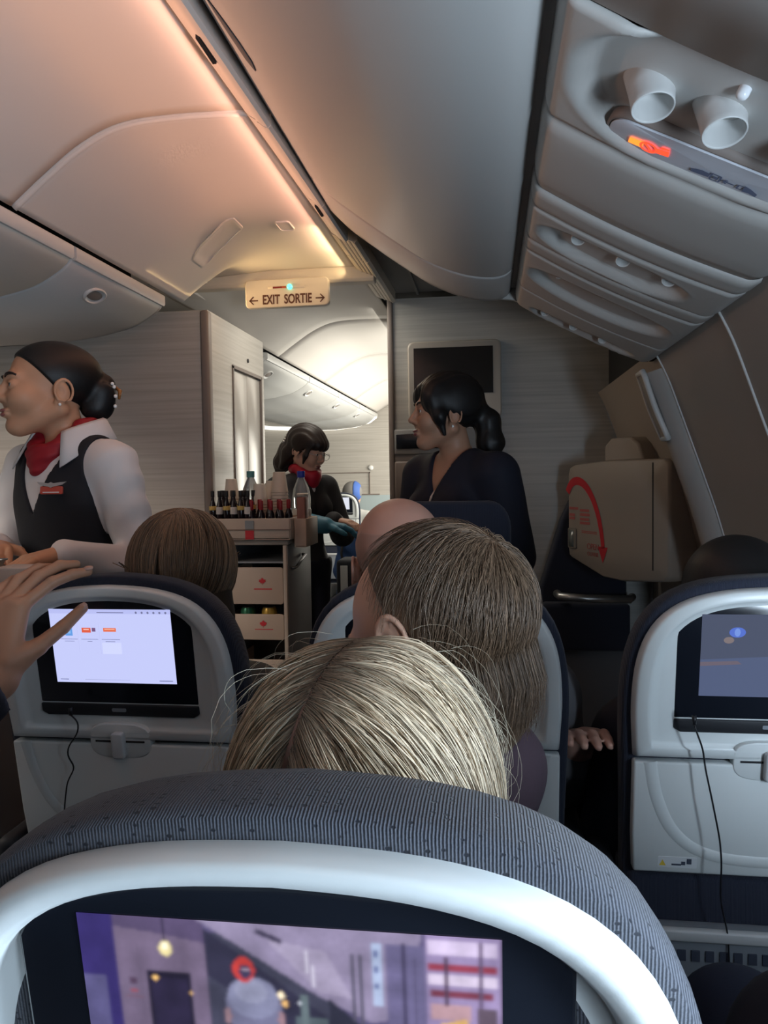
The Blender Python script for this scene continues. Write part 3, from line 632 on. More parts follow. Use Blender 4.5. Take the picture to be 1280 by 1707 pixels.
# attendant jump seat on the bulkhead by the exit
js = empty('jump_seat', (0.45, 3.96, 0)); tag(js, 'dark navy folding jump seat on the bulkhead under the slide cover', 'jump seat')
MB().prism([(-0.04, 1.15), (-0.10, 1.02), (-0.205, 0.68), (-0.205, 0.42), (0.21, 0.42), (0.21, 1.15)], lambda u, v, d: (u, d, v), -0.12, 0.03).build('backrest', M_navy, js, bevel=0.02, segs=3)
MB().box(-0.20, 0.21, -0.22, -0.125, 0.40, 0.63).build('folded_seat', M_navy, js, bevel=0.02, segs=3)
MB().box(-0.17, 0.19, -0.14, 0.03, 0.0, 0.40).build('box_base', mat('jump_base', (0.10, 0.10, 0.11), 0.6), js, bevel=0.01)
MB().tube([(-0.13, -0.19, 0.675), (-0.12, -0.26, 0.672), (0.0, -0.28, 0.665), (0.2, -0.26, 0.66), (0.22, -0.19, 0.66)], 0.02, 10).build('metal_bar', M_metal, js)
# ================================================================== SEATS
YL = lambda z: -0.16*(z-0.95)
CUSH = [(0.46, .200), (0.63, .200), (0.75, .203), (0.90, .208), (0.96, .205), (1.0, .197), (1.037, .182), (1.065, .160), (1.084, .128), (1.094, .095), (1.100, .05), (1.102, 0.0)]
SHEL = [(0.828, .191), (0.90, .196), (0.96, .193), (1.0, .185), (1.033, .169), (1.056, .147), (1.073, .115), (1.083, .07), (1.086, .035), (1.087, 0.0)]
def outline(half, n):
    r = resample(half, n); pts = [(h, z) for z, h in r]; return pts + [(-h, z) for h, z in pts[-2::-1]]
OC = outline(CUSH, 34); OS = outline(SHEL, 30)
def loop(out, k, y, c=0.95, kz=None):
    kz = k if kz is None else kz
    return [(x*k, y+YL(c+(z-c)*kz), c+(z-c)*kz) for x, z in out]
M_seatpan = M_navy
M_pocket = mat('pocket_grey', (0.20, 0.22, 0.25), 0.6)
M_magtext = mat('magazine_print', (0.05, 0.06, 0.09), 0.6)
def make_seat(cush_mat, headrest=0.0, rd=0.010):
    o = empty('passenger_seat')
    m = MB()
    m.rings([loop(OS, 1.0, 0.035), loop(OS, 1.0, 0.006), loop(OS, 0.985, -0.004), loop(OS, 0.965, -0.008), loop(OS, 0.90, -0.0065), loop(OS, 0.878, rd-0.010), loop(OS, 0.862, rd), loop(OS, 0.80, rd+0.002), loop(OS, 0.4, rd+0.003), loop(OS, 0.02, rd+0.003)], cap1=True)
    sh = m.build('back_shell', M_shell, o)
    # inner contour ledge beside the screen
    for sg in (-1, 1):
        led = [(0.150, 0.845), (0.158, 0.90), (0.160, 0.96), (0.155, 1.0), (0.146, 1.03), (0.150, 1.028), (0.163, 0.995), (0.168, 0.96), (0.1665, 0.90), (0.160, 0.845)]
        MB().prism(led, lambda u, v, d: (sg*u, YL(v)+d, v), 0.004, 0.016).build('contour_ledge', M_shell, sh, bevel=0.003)
    c = MB()
    c.rings([loop(OC, 0.95, 0.012, 0.9), loop(OC, 0.985, 0.012, 0.9), loop(OC, 1.0, 0.022, 0.9), loop(OC, 1.004, 0.04, 0.9), loop(OC, 0.995, 0.062, 0.9), loop(OC, 0.97, 0.080, 0.9), loop(OC, 0.93, 0.092, 0.9), loop(OC, 0.7, 0.10, 0.9), loop(OC, 0.03, 0.10, 0.9)], cap0=True, cap1=True)
    c.build('back_cushion', cush_mat, o)
    if headrest:
        H = [(x*0.8, z) for x, z in rrect(-0.2, 0.2, 0.93, 1.10+headrest, 0.07, 6)]
        MB().rings([[(x*k, YL(z)+y, 1.02+(z-1.02)*k) for x, z in H] for k, y in ((0.94, 0.055), (1.0, 0.065), (1.0, 0.10), (0.9, 0.115), (0.1, 0.12))], cap0=True, cap1=True).build('headrest', cush_mat, o)
    bz = [(0.135, 0.890), (0.135, 1.033), (0.128, 1.045), (0.110, 1.054), (0.07, 1.063), (0.0, 1.066)]
    bz = bz + [(-x, z) for x, z in bz[-2::-1]]
    be_ = MB().prism(bz, lambda u, v, d: (u, YL(v)+d, v), 0.0035, 0.016).build('screen_bezel', M_black, o, bevel=0.002)
    MB().prism([(0.135, 0.8885), (-0.135, 0.8885), (-0.135, 0.874), (-0.125, 0.868), (0.125, 0.868), (0.135, 0.874)], lambda u, v, d: (u, YL(v)+d, v), 0.001, 0.016).build('bezel_lip', M_blackm, be_, bevel=0.002)
    MB().prism(rrect(-0.012, 0.012, 0.876, 0.882, 0.002), lambda u, v, d: (u, YL(v)+d, v), 0.0, 0.002).build('maker_mark', M_pocket, be_, smooth=False)
    MB().prism(rrect(0.062, 0.122, 0.838, 0.862, 0.004), lambda u, v, d: (u, YL(v)+d, v), 0.0085, 0.014).build('socket_cover', M_shell, sh, bevel=0.0015)
    # folded tray
    tr = [(0.188, 0.640), (0.191, 0.70), (0.1915, 0.822)]; tr = tr + [(-x, z) for x, z in tr[::-1]]
    tt = MB().prism(tr, lambda u, v, d: (u, YL(v)+d, v), -0.006, 0.03).build('tray_table', M_shell, o, bevel=0.004)
    arcp = resample([(-0.168, 0.822), (-0.160, 0.77), (-0.138, 0.715), (-0.105, 0.682), (-0.06, 0.668), (0.0, 0.664), (0.06, 0.668), (0.105, 0.682), (0.138, 0.715), (0.160, 0.77), (0.168, 0.822)], 40)
    rib = MB(); cro = []
    for i, (x, z) in enumerate(arcp):
        t = arcp[min(i+1, 39)]-arcp[max(i-1, 0)]; t /= np.linalg.norm(t); nx, nz = -t[1], t[0]
        cro.append([(x+nx*w, YL(z+nz*w)+d, z+nz*w) for w, d in ((-0.010, -0.0055), (-0.006, -0.008), (0.006, -0.008), (0.010, -0.0055))])
    rib.rings(cro, closed=False).build('tray_rib', M_shell, tt)
    MB().prism(stadium(0, 0.828, 0.052, 0.030, 28, 3.2), lambda u, v, d: (u, YL(v)+d, v), -0.0075, 0.012).build('latch_plate', M_shell, tt, bevel=0.002)
    MB().box(-0.042, 0.042, -0.0082, -0.002, 0.826, 0.829).build('latch_gap', M_dark, tt, smooth=False).location.y = YL(0.83)
    MB().prism(rrect(-0.0105, 0.0105, 0.800, 0.845, 0.006), lambda u, v, d: (u, YL(v)+d, v), -0.020, -0.006).build('latch', M_shellg, tt, bevel=0.003)
    st = MB().prism(rrect(-0.152, -0.095, 0.650, 0.668, 0.002, 2), lambda u, v, d: (u, YL(v)+d, v), -0.0066, -0.0055).build('safety_label', mat('label_pale', (0.62, 0.64, 0.66), 0.5), tt, smooth=False)
    m = MB(); m.add([(-0.150, YL(.65)-0.0072, 0.653), (-0.140, YL(.65)-0.0072, 0.653), (-0.145, YL(.66)-0.0072, 0.663)], [(0, 1, 2)]); m.build('warning_triangle', mat('warning_yellow', (0.65, 0.45, 0.05), 0.5), st, smooth=False)
    m = MB()
    for (x0, x1, z0, z1) in ((-0.132, -0.118, 0.654, 0.657), (-0.118, -0.112, 0.655, 0.661), (-0.110, -0.103, 0.657, 0.666)): m.add([(x0, YL(z0)-0.0072, z0), (x1, YL(z0)-0.0072, z0), (x1, YL(z1)-0.0072, z1), (x0, YL(z1)-0.0072, z1)], [(0, 1, 2, 3)])
    m.build('label_figure', M_magtext, st, smooth=False)
    # lower back with literature pocket, seat pan, armrests, legs
    MB().rings([[(x, YL(0.63)+y, z) for x, y in ((-0.19, 0.0), (0.19, 0.0), (0.20, 0.03), (0.20, 0.10), (-0.20, 0.10), (-0.20, 0.03))] for z in (0.30, 0.45, 0.632)], cap0=True, cap1=True).build('lower_back', M_navy, o, bevel=0.008)
    pk = MB().box(-0.175, 0.175, 0.012, 0.052, 0.34, 0.565).build('literature_pocket', M_pocket, o, bevel=0.006)
    MB().box(-0.175, 0.175, 0.006, 0.02, 0.555, 0.572).build('pocket_edge', M_shellg, pk, bevel=0.003)
    for i in range(9): MB().box(-0.13+i*0.02, -0.13+i*0.02+0.012, 0.0095, 0.013, 0.525, 0.541).build('pocket_print', M_magtext, pk, smooth=False)
    MB().box(-0.20, 0.20, 0.09, 0.56, 0.36, 0.47).build('seat_cushion', M_navy, o, bevel=0.035, segs=4)
    MB().box(-0.20, 0.20, 0.06, 0.52, 0.29, 0.36).build('seat_frame', M_shellg, o, bevel=0.01)
    for sg in (-1, 1):
        MB().box(sg*0.226-0.017, sg*0.226+0.017, 0.03, 0.42, 0.60, 0.645).build('armrest', M_blackm, o, bevel=0.014, segs=3)
        MB().box(sg*0.226-0.012, sg*0.226+0.012, 0.04, 0.12, 0.30, 0.61).build('armrest_support', M_shellg, o, bevel=0.006)
    for sg in (-1, 1): MB().box(sg*0.15-0.02, sg*0.15+0.02, 0.12, 0.48, 0.0, 0.30).build('leg', M_metal, o, bevel=0.008)
    return o
def picture(seat, quads, strength, name='screen', x0=-0.102, x1=0.102, z0=0.925, z1=1.048, grid=None):
    """flat picture shown on the seat screen: polygons in (u right, v down), each with its colour"""
    if grid:   # soft picture: the polygons are sampled on a fine mesh, blurred and grained
        nu, nv = grid; uu, vv = np.meshgrid(np.linspace(0, 1, nu+1), np.linspace(0, 1, nv+1), indexing='ij'); img = np.zeros((nu+1, nv+1, 3))
        for poly, col in quads:
            p = np.array(poly); ins = np.zeros(uu.shape, bool); j = len(p)-1
            for i in range(len(p)):
                c_ = ((p[i, 1] > vv) != (p[j, 1] > vv)) & (uu < (p[j, 0]-p[i, 0])*(vv-p[i, 1])/(p[j, 1]-p[i, 1]+1e-12)+p[i, 0]); ins ^= c_; j = i
            img[ins] = srgb(*col)
        rs_ = np.random.RandomState(3); low = rs_.uniform(0.75, 1.25, (nu//8+2, nv//8+2)); ii = np.arange(nu+1)/8; jj = np.arange(nv+1)/8
        i0, j0 = ii.astype(int), jj.astype(int); fi, fj = (ii-i0)[:, None], (jj-j0)[None]
        n_ = low[i0][:, j0]*(1-fi)*(1-fj)+low[i0+1][:, j0]*fi*(1-fj)+low[i0][:, j0+1]*(1-fi)*fj+low[i0+1][:, j0+1]*fi*fj
        img *= n_[..., None]*rs_.uniform(0.92, 1.08, (nu+1, nv+1, 1))
        for _ in range(2):
            q = np.pad(img, ((1, 1), (1, 1), (0, 0)), 'edge'); img = (q[:-2, 1:-1]+q[2:, 1:-1]+q[1:-1, :-2]+q[1:-1, 2:]+2*q[1:-1, 1:-1])/6
        zz = z1-(z1-z0)*vv; Vg = np.stack([x0+(x1-x0)*uu, YL(zz)+0.0028, zz], -1).reshape(-1, 3); k = np.arange((nu+1)*(nv+1)).reshape(nu+1, nv+1)
        me = fastmesh(name, Vg, np.stack([k[:-1, :-1], k[1:, :-1], k[1:, 1:], k[:-1, 1:]], -1).reshape(-1, 4)[:, ::-1]); set_col(me, img.reshape(-1, 3))
    V, Fc, C = [], [], []
    for i, (poly, col) in enumerate(quads if not grid else []):
        k = len(V)
        for u, v in poly:
            z = z1-(z1-z0)*min(max(v, 0), 1); x = x0+(x1-x0)*min(max(u, 0), 1)
            V.append((x, YL(z)+0.0028-0.00006*i, z)); C.append(srgb(*col))
        Fc.append(tuple(range(k, len(V))))
    if not grid: me = bpy.data.meshes.new(name); me.from_pydata(V, [], Fc); me.update(); bm_fix(me); set_col(me, np.array(C))
    key = 'screen_emit_%g' % strength
    mm = MATS.get(key) or vcol_mat(key, 0.15, 0.5, True, strength)
    bez = [c for c in seat.children if c.name.startswith('screen_bezel')][0]
    return link(name, me, mm, bez, smooth=False)
def R_(u0, v0, u1, v1): return [(u0, v0), (u1, v0), (u1, v1), (u0, v1)]
def O_(cu, cv, ru, rv, n=14): return [(cu+ru*math.cos(2*math.pi*k/n), cv+rv*math.sin(2*math.pi*k/n)) for k in range(n)]
def put(o, x, y, label, group, sc=1.0):
    o.location = (x, y, 0); tag(o, label, 'seat', group); return o
seat0 = make_seat(M_navy, 0.0, 0.002)
front = make_seat(M_weave)
put(front, -0.098, 0.352, 'near seat with grey ribbed cover and a movie screen, filling the bottom of the picture', 'seats of the row in front'); front.location.z = -0.006
picture(front, [
    (R_(0, 0, 1, 1), (92, 84, 122)), (R_(0, 0, 0.09, 1), (52, 42, 104)), (R_(0, 0.28, 0.055, 1), (88, 84, 128)),
    (R_(0.09, 0.0, 0.31, 1), (112, 98, 124)), ([(0.09, 0), (0.31, 0), (0.31, 0.10), (0.20, 0.07), (0.09, 0.05)], (84, 72, 104)), (R_(0.16, 0.24, 0.272, 1), (30, 24, 46)), (R_(0.172, 0.27, 0.262, 1), (40, 33, 60)),
    (R_(0.31, 0.05, 0.62, 1), (62, 62, 82)), ([(0.31, 0.03), (0.62, 0.42), (0.62, 0.58), (0.31, 0.24)], (46, 44, 66)), ([(0.30, 0.0), (0.82, 0.0), (0.80, 0.36), (0.70, 0.40), (0.58, 0.30)], (140, 130, 160)),
    ([(0.46, 0.06), (0.60, 0.10), (0.66, 0.30), (0.58, 0.28)], (160, 150, 178)), ([(0.60, 0.30), (0.73, 0.50), (0.70, 0.58), (0.61, 0.56)], (44, 44, 62)), (R_(0.63, 0.56, 0.74, 1), (58, 62, 82)), (R_(0.74, 0.05, 0.83, 1), (104, 98, 136)),
    (R_(0.705, 0.05, 0.728, 0.32), (168, 182, 214)), (R_(0.710, 0.08, 0.722, 0.11), (90, 100, 150)), (R_(0.710, 0.15, 0.722, 0.18), (90, 100, 150)), (R_(0.710, 0.22, 0.722, 0.25), (90, 100, 150)),
    (R_(0.83, 0.0, 1, 1), (150, 134, 176)), (R_(0.835, 0.02, 0.99, 0.08), (205, 190, 222)), (R_(0.835, 0.12, 0.99, 0.15), (150, 60, 80)), (R_(0.835, 0.16, 0.99, 0.21), (214, 200, 226)), (R_(0.84, 0.23, 0.98, 0.26), (120, 56, 76)), (R_(0.84, 0.29, 0.93, 0.36), (186, 150, 160)), (R_(0.945, 0.30, 0.99, 0.48), (90, 76, 92)),
    ([(0.86, 0.38), (0.92, 0.35), (0.94, 0.47), (0.87, 0.50)], (224, 180, 110)), (O_(0.90, 0.60, 0.04, 0.09), (208, 190, 224)), (R_(0.94, 0.52, 0.99, 1), (76, 60, 84)), (O_(0.97, 0.56, 0.012, 0.02), (255, 240, 230)),
    (O_(0.215, 0.135, 0.016, 0.035), (235, 220, 160)), (O_(0.215, 0.125, 0.008, 0.018), (255, 250, 225)), ([(0.2135, 0), (0.2165, 0), (0.2165, 0.1), (0.2135, 0.1)], (40, 34, 56)), (O_(0.182, 0.27, 0.006, 0.012), (250, 200, 120)), (O_(0.268, 0.33, 0.004, 0.008), (250, 200, 120)), (R_(0.115, 0.33, 0.135, 0.345), (150, 80, 96)), (R_(0.118, 0.28, 0.132, 0.31), (80, 60, 84)),
    (O_(0.487, 0.31, 0.009, 0.018), (255, 236, 200)), (O_(0.497, 0.345, 0.007, 0.014), (240, 190, 120)), (O_(0.538, 0.335, 0.008, 0.015), (235, 240, 255)), (R_(0.55, 0.10, 0.557, 0.20), (220, 216, 235)), (R_(0.565, 0.16, 0.572, 0.26), (220, 216, 235)),
    (R_(0.34, 0.50, 0.50, 1), (70, 68, 92)), (O_(0.420, 0.38, 0.069, 0.145, 24), (112, 112, 142)), (O_(0.420, 0.33, 0.062, 0.095, 24), (128, 130, 160)), (O_(0.415, 0.30, 0.040, 0.055, 24), (146, 148, 176)), (O_(0.355, 0.42, 0.009, 0.04), (150, 120, 130)), (O_(0.486, 0.42, 0.009, 0.04), (150, 120, 130)),
    (O_(0.402, 0.205, 0.026, 0.056, 20), (198, 62, 58)), (O_(0.405, 0.215, 0.015, 0.034), (64, 56, 88)), (R_(0.396, 0.20, 0.414, 0.21), (190, 170, 190)),
    (R_(0.52, 0.40, 0.60, 1), (84, 96, 104)), (R_(0.535, 0.30, 0.55, 0.9), (98, 112, 118)), (R_(0.58, 0.46, 0.592, 1), (120, 128, 134)), (R_(0.655, 0.10, 0.665, 0.40), (84, 80, 100)), (R_(0.675, 0.10, 0.685, 0.42), (84, 80, 100)), ([(0.44, 0.02), (0.50, 0.06), (0.495, 0.08), (0.435, 0.04)], (60, 54, 78)),
    (R_(0.775, 0.04, 0.785, 0.8), (66, 60, 90)), (R_(0.80, 0.10, 0.806, 0.7), (84, 78, 110)), (R_(0.87, 0.09, 0.878, 0.30), (80, 60, 84)), (R_(0.95, 0.02, 0.958, 0.30), (96, 80, 110)), (O_(0.86, 0.52, 0.016, 0.03), (70, 52, 70)), (O_(0.925, 0.44, 0.012, 0.03), (246, 222, 150)), (R_(0.86, 0.62, 0.93, 1), (120, 96, 128)),
    (R_(0.10, 0.36, 0.15, 0.365), (120, 90, 110)), (R_(0.17, 0.235, 0.265, 0.25), (24, 20, 40)),
], 1.15, grid=(220, 132))
L_ = copy_tree(seat0); put(L_, -0.598, 1.15, 'seat touched by a hand, its screen showing a pale menu page', 'seats of the second row')
white = (200, 206, 252)
picture(L_, [(R_(0, 0, 1, 1), white), (R_(0, 0, 1, 0.06), (186, 192, 244)), (R_(0.03, 0.955, 0.10, 0.965), (110, 116, 160)), (R_(0.24, 0.957, 0.62, 0.961), (150, 156, 200)), (R_(0.86, 0.955, 0.97, 0.965), (110, 116, 160)),
    (R_(0.40, 0.038, 0.62, 0.05), (110, 112, 150)), (R_(0.12, 0.25, 0.18, 0.36), (104, 160, 230)), (R_(0.13, 0.27, 0.165, 0.33), (140, 190, 245)), (R_(0.26, 0.25, 0.335, 0.315), (226, 96, 70)), (R_(0.275, 0.265, 0.32, 0.28), (250, 200, 190)), (R_(0.345, 0.25, 0.375, 0.30), (120, 90, 130)), (R_(0.44, 0.25, 0.545, 0.30), (232, 116, 84)), (R_(0.45, 0.262, 0.535, 0.272), (250, 200, 180)),
    (R_(0.08, 0.40, 0.22, 0.407), (120, 124, 170)), (R_(0.25, 0.40, 0.39, 0.407), (120, 124, 170)), (R_(0.42, 0.40, 0.57, 0.407), (120, 124, 170)), (R_(0.11, 0.43, 0.19, 0.437), (120, 124, 170)), (R_(0.30, 0.43, 0.34, 0.437), (120, 124, 170)), (R_(0.45, 0.43, 0.53, 0.437), (120, 124, 170)), (R_(0.225, 0.2, 0.228, 0.6), (190, 196, 244)), (R_(0.405, 0.2, 0.408, 0.6), (190, 196, 244)), (R_(0.42, 0.45, 0.575, 0.60), (212, 218, 255))]
    + [(O_(0.725+0.048*i, 0.04, 0.009, 0.016, 10), (120, 122, 160)) for i in range(6)], 1.0)
Mi = copy_tree(seat0); put(Mi, -0.088, 1.165, 'middle seat of the second row, half hidden behind the toddler', 'seats of the second row')
picture(Mi, [(R_(0, 0, 1, 1), (14, 16, 22))], 0.6)
Rs = copy_tree(seat0); put(Rs, 0.401, 1.15, 'pale blue-lit seat at the right edge with a headphone cord plugged in', 'seats of the second row')
picture(Rs, [(R_(0, 0, 1, 1), (84, 92, 116)), ([(0, 0.55), (0.5, 0.5), (1, 0.55), (1, 1), (0, 1)], (92, 104, 138)), ([(0.55, 0), (1, 0), (1, 0.5), (0.75, 0.35)], (120, 124, 136)), ([(0, 0.58), (0.25, 0.56), (0.28, 0.60), (0, 0.63)], (118, 108, 122)), (O_(0.24, 0.215, 0.055, 0.062, 18), (96, 126, 226)), (O_(0.24, 0.215, 0.02, 0.05), (130, 165, 248)), (O_(0.185, 0.31, 0.035, 0.04), (140, 128, 130)), (O_(0.60, 0.87, 0.012, 0.015), (230, 235, 250)), (O_(0.62, 0.90, 0.018, 0.012), (230, 235, 250))], 0.8)
r3 = make_seat(M_navy, 0.085, 0.002); put(r3, -0.105, 1.95, 'seat with raised dark headrest directly beyond the bald man', 'seats of the third row')
picture(r3, [(R_(0, 0, 1, 1), (14, 16, 22))], 0.6)
# neighbours in the photographer's row ahead, for their two passengers
n1 = copy_tree(front); put(n1, -0.598, 0.352, 'aisle seat of the person whose hand touches the menu screen', 'seats of the row in front')
n2 = copy_tree(front); put(n2, 0.401, 0.352, 'window seat of the person with navy trousers, bottom right', 'seats of the row in front')
for n_ in (n1, n2):
    for b in list(n_.children):
        for g in list(b.children):
            if g.name.startswith('screen.') or g.name == 'screen': bpy.data.objects.remove(g)
# seats of the forward cabin, seen small through the doorway
far1 = copy_tree(seat0); put(far1, -1.49, 6.75, 'small far seat with dark screen right beside the attendant with fringe', 'seats of the forward cabin')
picture(far1, [(R_(0, 0, 1, 1), (60, 64, 70))], 0.8)
far2 = copy_tree(seat0); put(far2, -1.52, 7.75, 'small far seat with a glowing white screen in the forward cabin', 'seats of the forward cabin')
picture(far2, [(R_(0, 0, 1, 1), (225, 228, 240)), (R_(0, 0.3, 0.4, 1), (120, 120, 130))], 1.0)
for i in range(2):
    f_ = copy_tree(seat0) if i == 0 else seat0; put(f_, -2.02, 6.75+1.0*i, ('far seat of the forward cabin hidden behind the bottles, nearer one', 'far seat of the forward cabin hidden behind the bottles, farther one')[i], 'seats of the forward cabin')

# headphone cords
M_cord = mat('cord_black', (0.012, 0.012, 0.015), 0.4)
def cord(pts, label, r=0.0013):
    p = resample([tuple(q) for q in pts], 40)
    o = empty('headphone_cord'); tag(o, label, 'cord', 'headphone cords'); MB().tube([tuple(q) for q in p], r, 6).build('wire', M_cord, o)
    d = Vector((0, 0, 1)); MB().tube([tuple(p[0]), tuple(p[0]+np.array([0, 0, 0.012]))], [0.003, 0.0035], 10).build('plug', M_cord, o); return o
cord([PT(118, 1192, 1.14), PT(131, 1203, 1.135), PT(130, 1222, 1.14), PT(113, 1245, 1.145), PT(112, 1262, 1.15), PT(126, 1278, 1.155), PT(112, 1303, 1.16), PT(108, 1340, 1.17), PT(104, 1400, 1.16)], 'black cord dangling below the menu screen on the left seat')
cord([PT(1157, 1207, 1.125), PT(1160, 1222, 1.125), PT(1174, 1250, 1.13), PT(1172, 1265, 1.135), PT(1186, 1330, 1.135), PT(1200, 1400, 1.145), PT(1203, 1440, 1.15), PT(1200, 1500, 1.155), PT(1214, 1560, 1.16), PT(1216, 1640, 1.15)], 'long black cord hanging from the jack of the right seat')
# ================================================================== PEOPLE: signed distance modelling
def v3(*a): return np.array(a, dtype=np.float32)
def rotz(a): c, s = math.cos(a), math.sin(a); return np.array(((c, -s, 0), (s, c, 0), (0, 0, 1)), dtype=np.float32)
def rotx(a): c, s = math.cos(a), math.sin(a); return np.array(((1, 0, 0), (0, c, -s), (0, s, c)), dtype=np.float32)
def roty(a): c, s = math.cos(a), math.sin(a); return np.array(((c, 0, s), (0, 1, 0), (-s, 0, c)), dtype=np.float32)
def ell(P, c, r, R=None):
    q = P - np.asarray(c, np.float32)
    if R is not None: q = q @ R
    r = np.asarray(r, np.float32); k0 = np.linalg.norm(q/r, axis=1); k1 = np.linalg.norm(q/(r*r), axis=1)+1e-9
    return k0*(k0-1)/k1
def rc(P, a, b, r1, r2):
    a = np.asarray(a, np.float32); b = np.asarray(b, np.float32); ab = b-a
    t = np.clip(((P-a) @ ab)/max(float(ab @ ab), 1e-9), 0, 1); return np.linalg.norm(P-a-t[:, None]*ab, axis=1) - (r1+(r2-r1)*t)
def chain(P, pts, rs, k=0.008):
    d = None
    for i in range(len(pts)-1):
        e = rc(P, pts[i], pts[i+1], rs[i], rs[i+1]); d = e if d is None else smin(d, e, k)
    return d
def smin(a, b, k):
    h = np.clip(0.5+0.5*(b-a)/k, 0, 1); return b*(1-h)+a*h-k*h*(1-h)
def smax(a, b, k): return -smin(-a, -b, k)
def U(k, *ds):
    d = ds[0]
    for e in ds[1:]: d = smin(d, e, k)
    return d
def surfnet(fn, lo, hi, h):
    lo = np.asarray(lo, float); hi = np.asarray(hi, float); n = np.maximum(3, np.ceil((hi-lo)/h).astype(int)+1)
    B = 5; nb = -(-n//B)   # blocks: only those near the surface are sampled finely
    bc = [lo[i]+h*(B*np.arange(nb[i])+(B-1)/2) for i in range(3)]
    Gc = np.stack(np.meshgrid(*bc, indexing='ij'), -1).reshape(-1, 3).astype(np.float32)
    fc = np.concatenate([fn(Gc[i:i+200000]) for i in range(0, len(Gc), 200000)]).astype(np.float32)
    near = np.abs(fc) < h*B*1.45+0.004
    full = np.repeat(fc[:, None], B**3, 1)
    off = np.stack(np.meshgrid(*[np.arange(B)]*3, indexing='ij'), -1).reshape(-1, 3)
    Gn = (Gc[near][:, None, :]+((off-(B-1)/2)*h)[None].astype(np.float32)).reshape(-1, 3)
    CH = 400000
    if len(Gn): full[near] = np.concatenate([fn(Gn[i:i+CH]) for i in range(0, len(Gn), CH)]).reshape(-1, B**3)
    Fv = full.reshape(*nb, B, B, B).transpose(0, 3, 1, 4, 2, 5).reshape(nb*B)[:n[0], :n[1], :n[2]].copy()
    Fv = Fv.reshape(n); Fv[0], Fv[-1] = np.maximum(Fv[0], h), np.maximum(Fv[-1], h)
    Fv[:, 0], Fv[:, -1] = np.maximum(Fv[:, 0], h), np.maximum(Fv[:, -1], h); Fv[:, :, 0], Fv[:, :, -1] = np.maximum(Fv[:, :, 0], h), np.maximum(Fv[:, :, -1], h)
    S = Fv < 0; nc = n-1; acc = np.zeros((*nc, 3), np.float32); cnt = np.zeros(nc, np.float32)
    cor = [(i, j, k) for i in (0, 1) for j in (0, 1) for k in (0, 1)]
    sl = lambda c: tuple(slice(c[d], c[d]+nc[d]) for d in range(3))
    for a in cor:
        for d in range(3):
            if a[d] == 0:
                b = tuple(a[e]+(1 if e == d else 0) for e in range(3)); fa, fb = Fv[sl(a)], Fv[sl(b)]
                m = (fa < 0) != (fb < 0); t = np.where(m, fa/np.where(fa == fb, 1, fa-fb), 0)
                for e in range(3): acc[..., e] += np.where(m, a[e]+(t if e == d else 0), 0)
                cnt += m
    act = cnt > 0; idx = -np.ones(nc, np.int64); idx[act] = np.arange(act.sum())
    cell = np.argwhere(act); V = lo + h*(cell + acc[act]/cnt[act][:, None])
    Q = []
    for d in range(3):
        e1, e2 = [(1, 2), (2, 0), (0, 1)][d]
        sa = [slice(0, n[i]) for i in range(3)]; A = [slice(None)]*3; B = [slice(None)]*3
        A[d] = slice(0, n[d]-1); B[d] = slice(1, n[d])
        for i in (e1, e2): A[i] = slice(1, n[i]-1); B[i] = slice(1, n[i]-1)
        s0, s1 = S[tuple(A)], S[tuple(B)]; ch = np.argwhere(s0 != s1)
        if len(ch) == 0: continue
        base = ch.copy(); base[:, e1] += 1; base[:, e2] += 1; sign = s0[tuple(ch.T)]
        def ci(o1, o2):
            q = base.copy(); q[:, e1] -= o1; q[:, e2] -= o2; return idx[tuple(q.T)]
        q = np.stack([ci(1, 1), ci(0, 1), ci(0, 0), ci(1, 0)], 1); q[~sign] = q[~sign][:, ::-1]; Q.append(q)
    return V, (np.concatenate(Q) if Q else np.zeros((0, 4), int))
def join(parts):
    V, Q, k = [], [], 0
    for v, q in parts: V.append(v); Q.append(q+k); k += len(v)
    return np.concatenate(V), np.concatenate(Q)
def sdf_obj(name, parts, m, parent=None, origin=(0, 0, 0)):
    V, Q = join(parts); V = V - np.asarray(origin)
    ok = (Q >= 0).all(1); me = fastmesh(name, V, Q[ok]); o = link(name, me, m, parent); return o

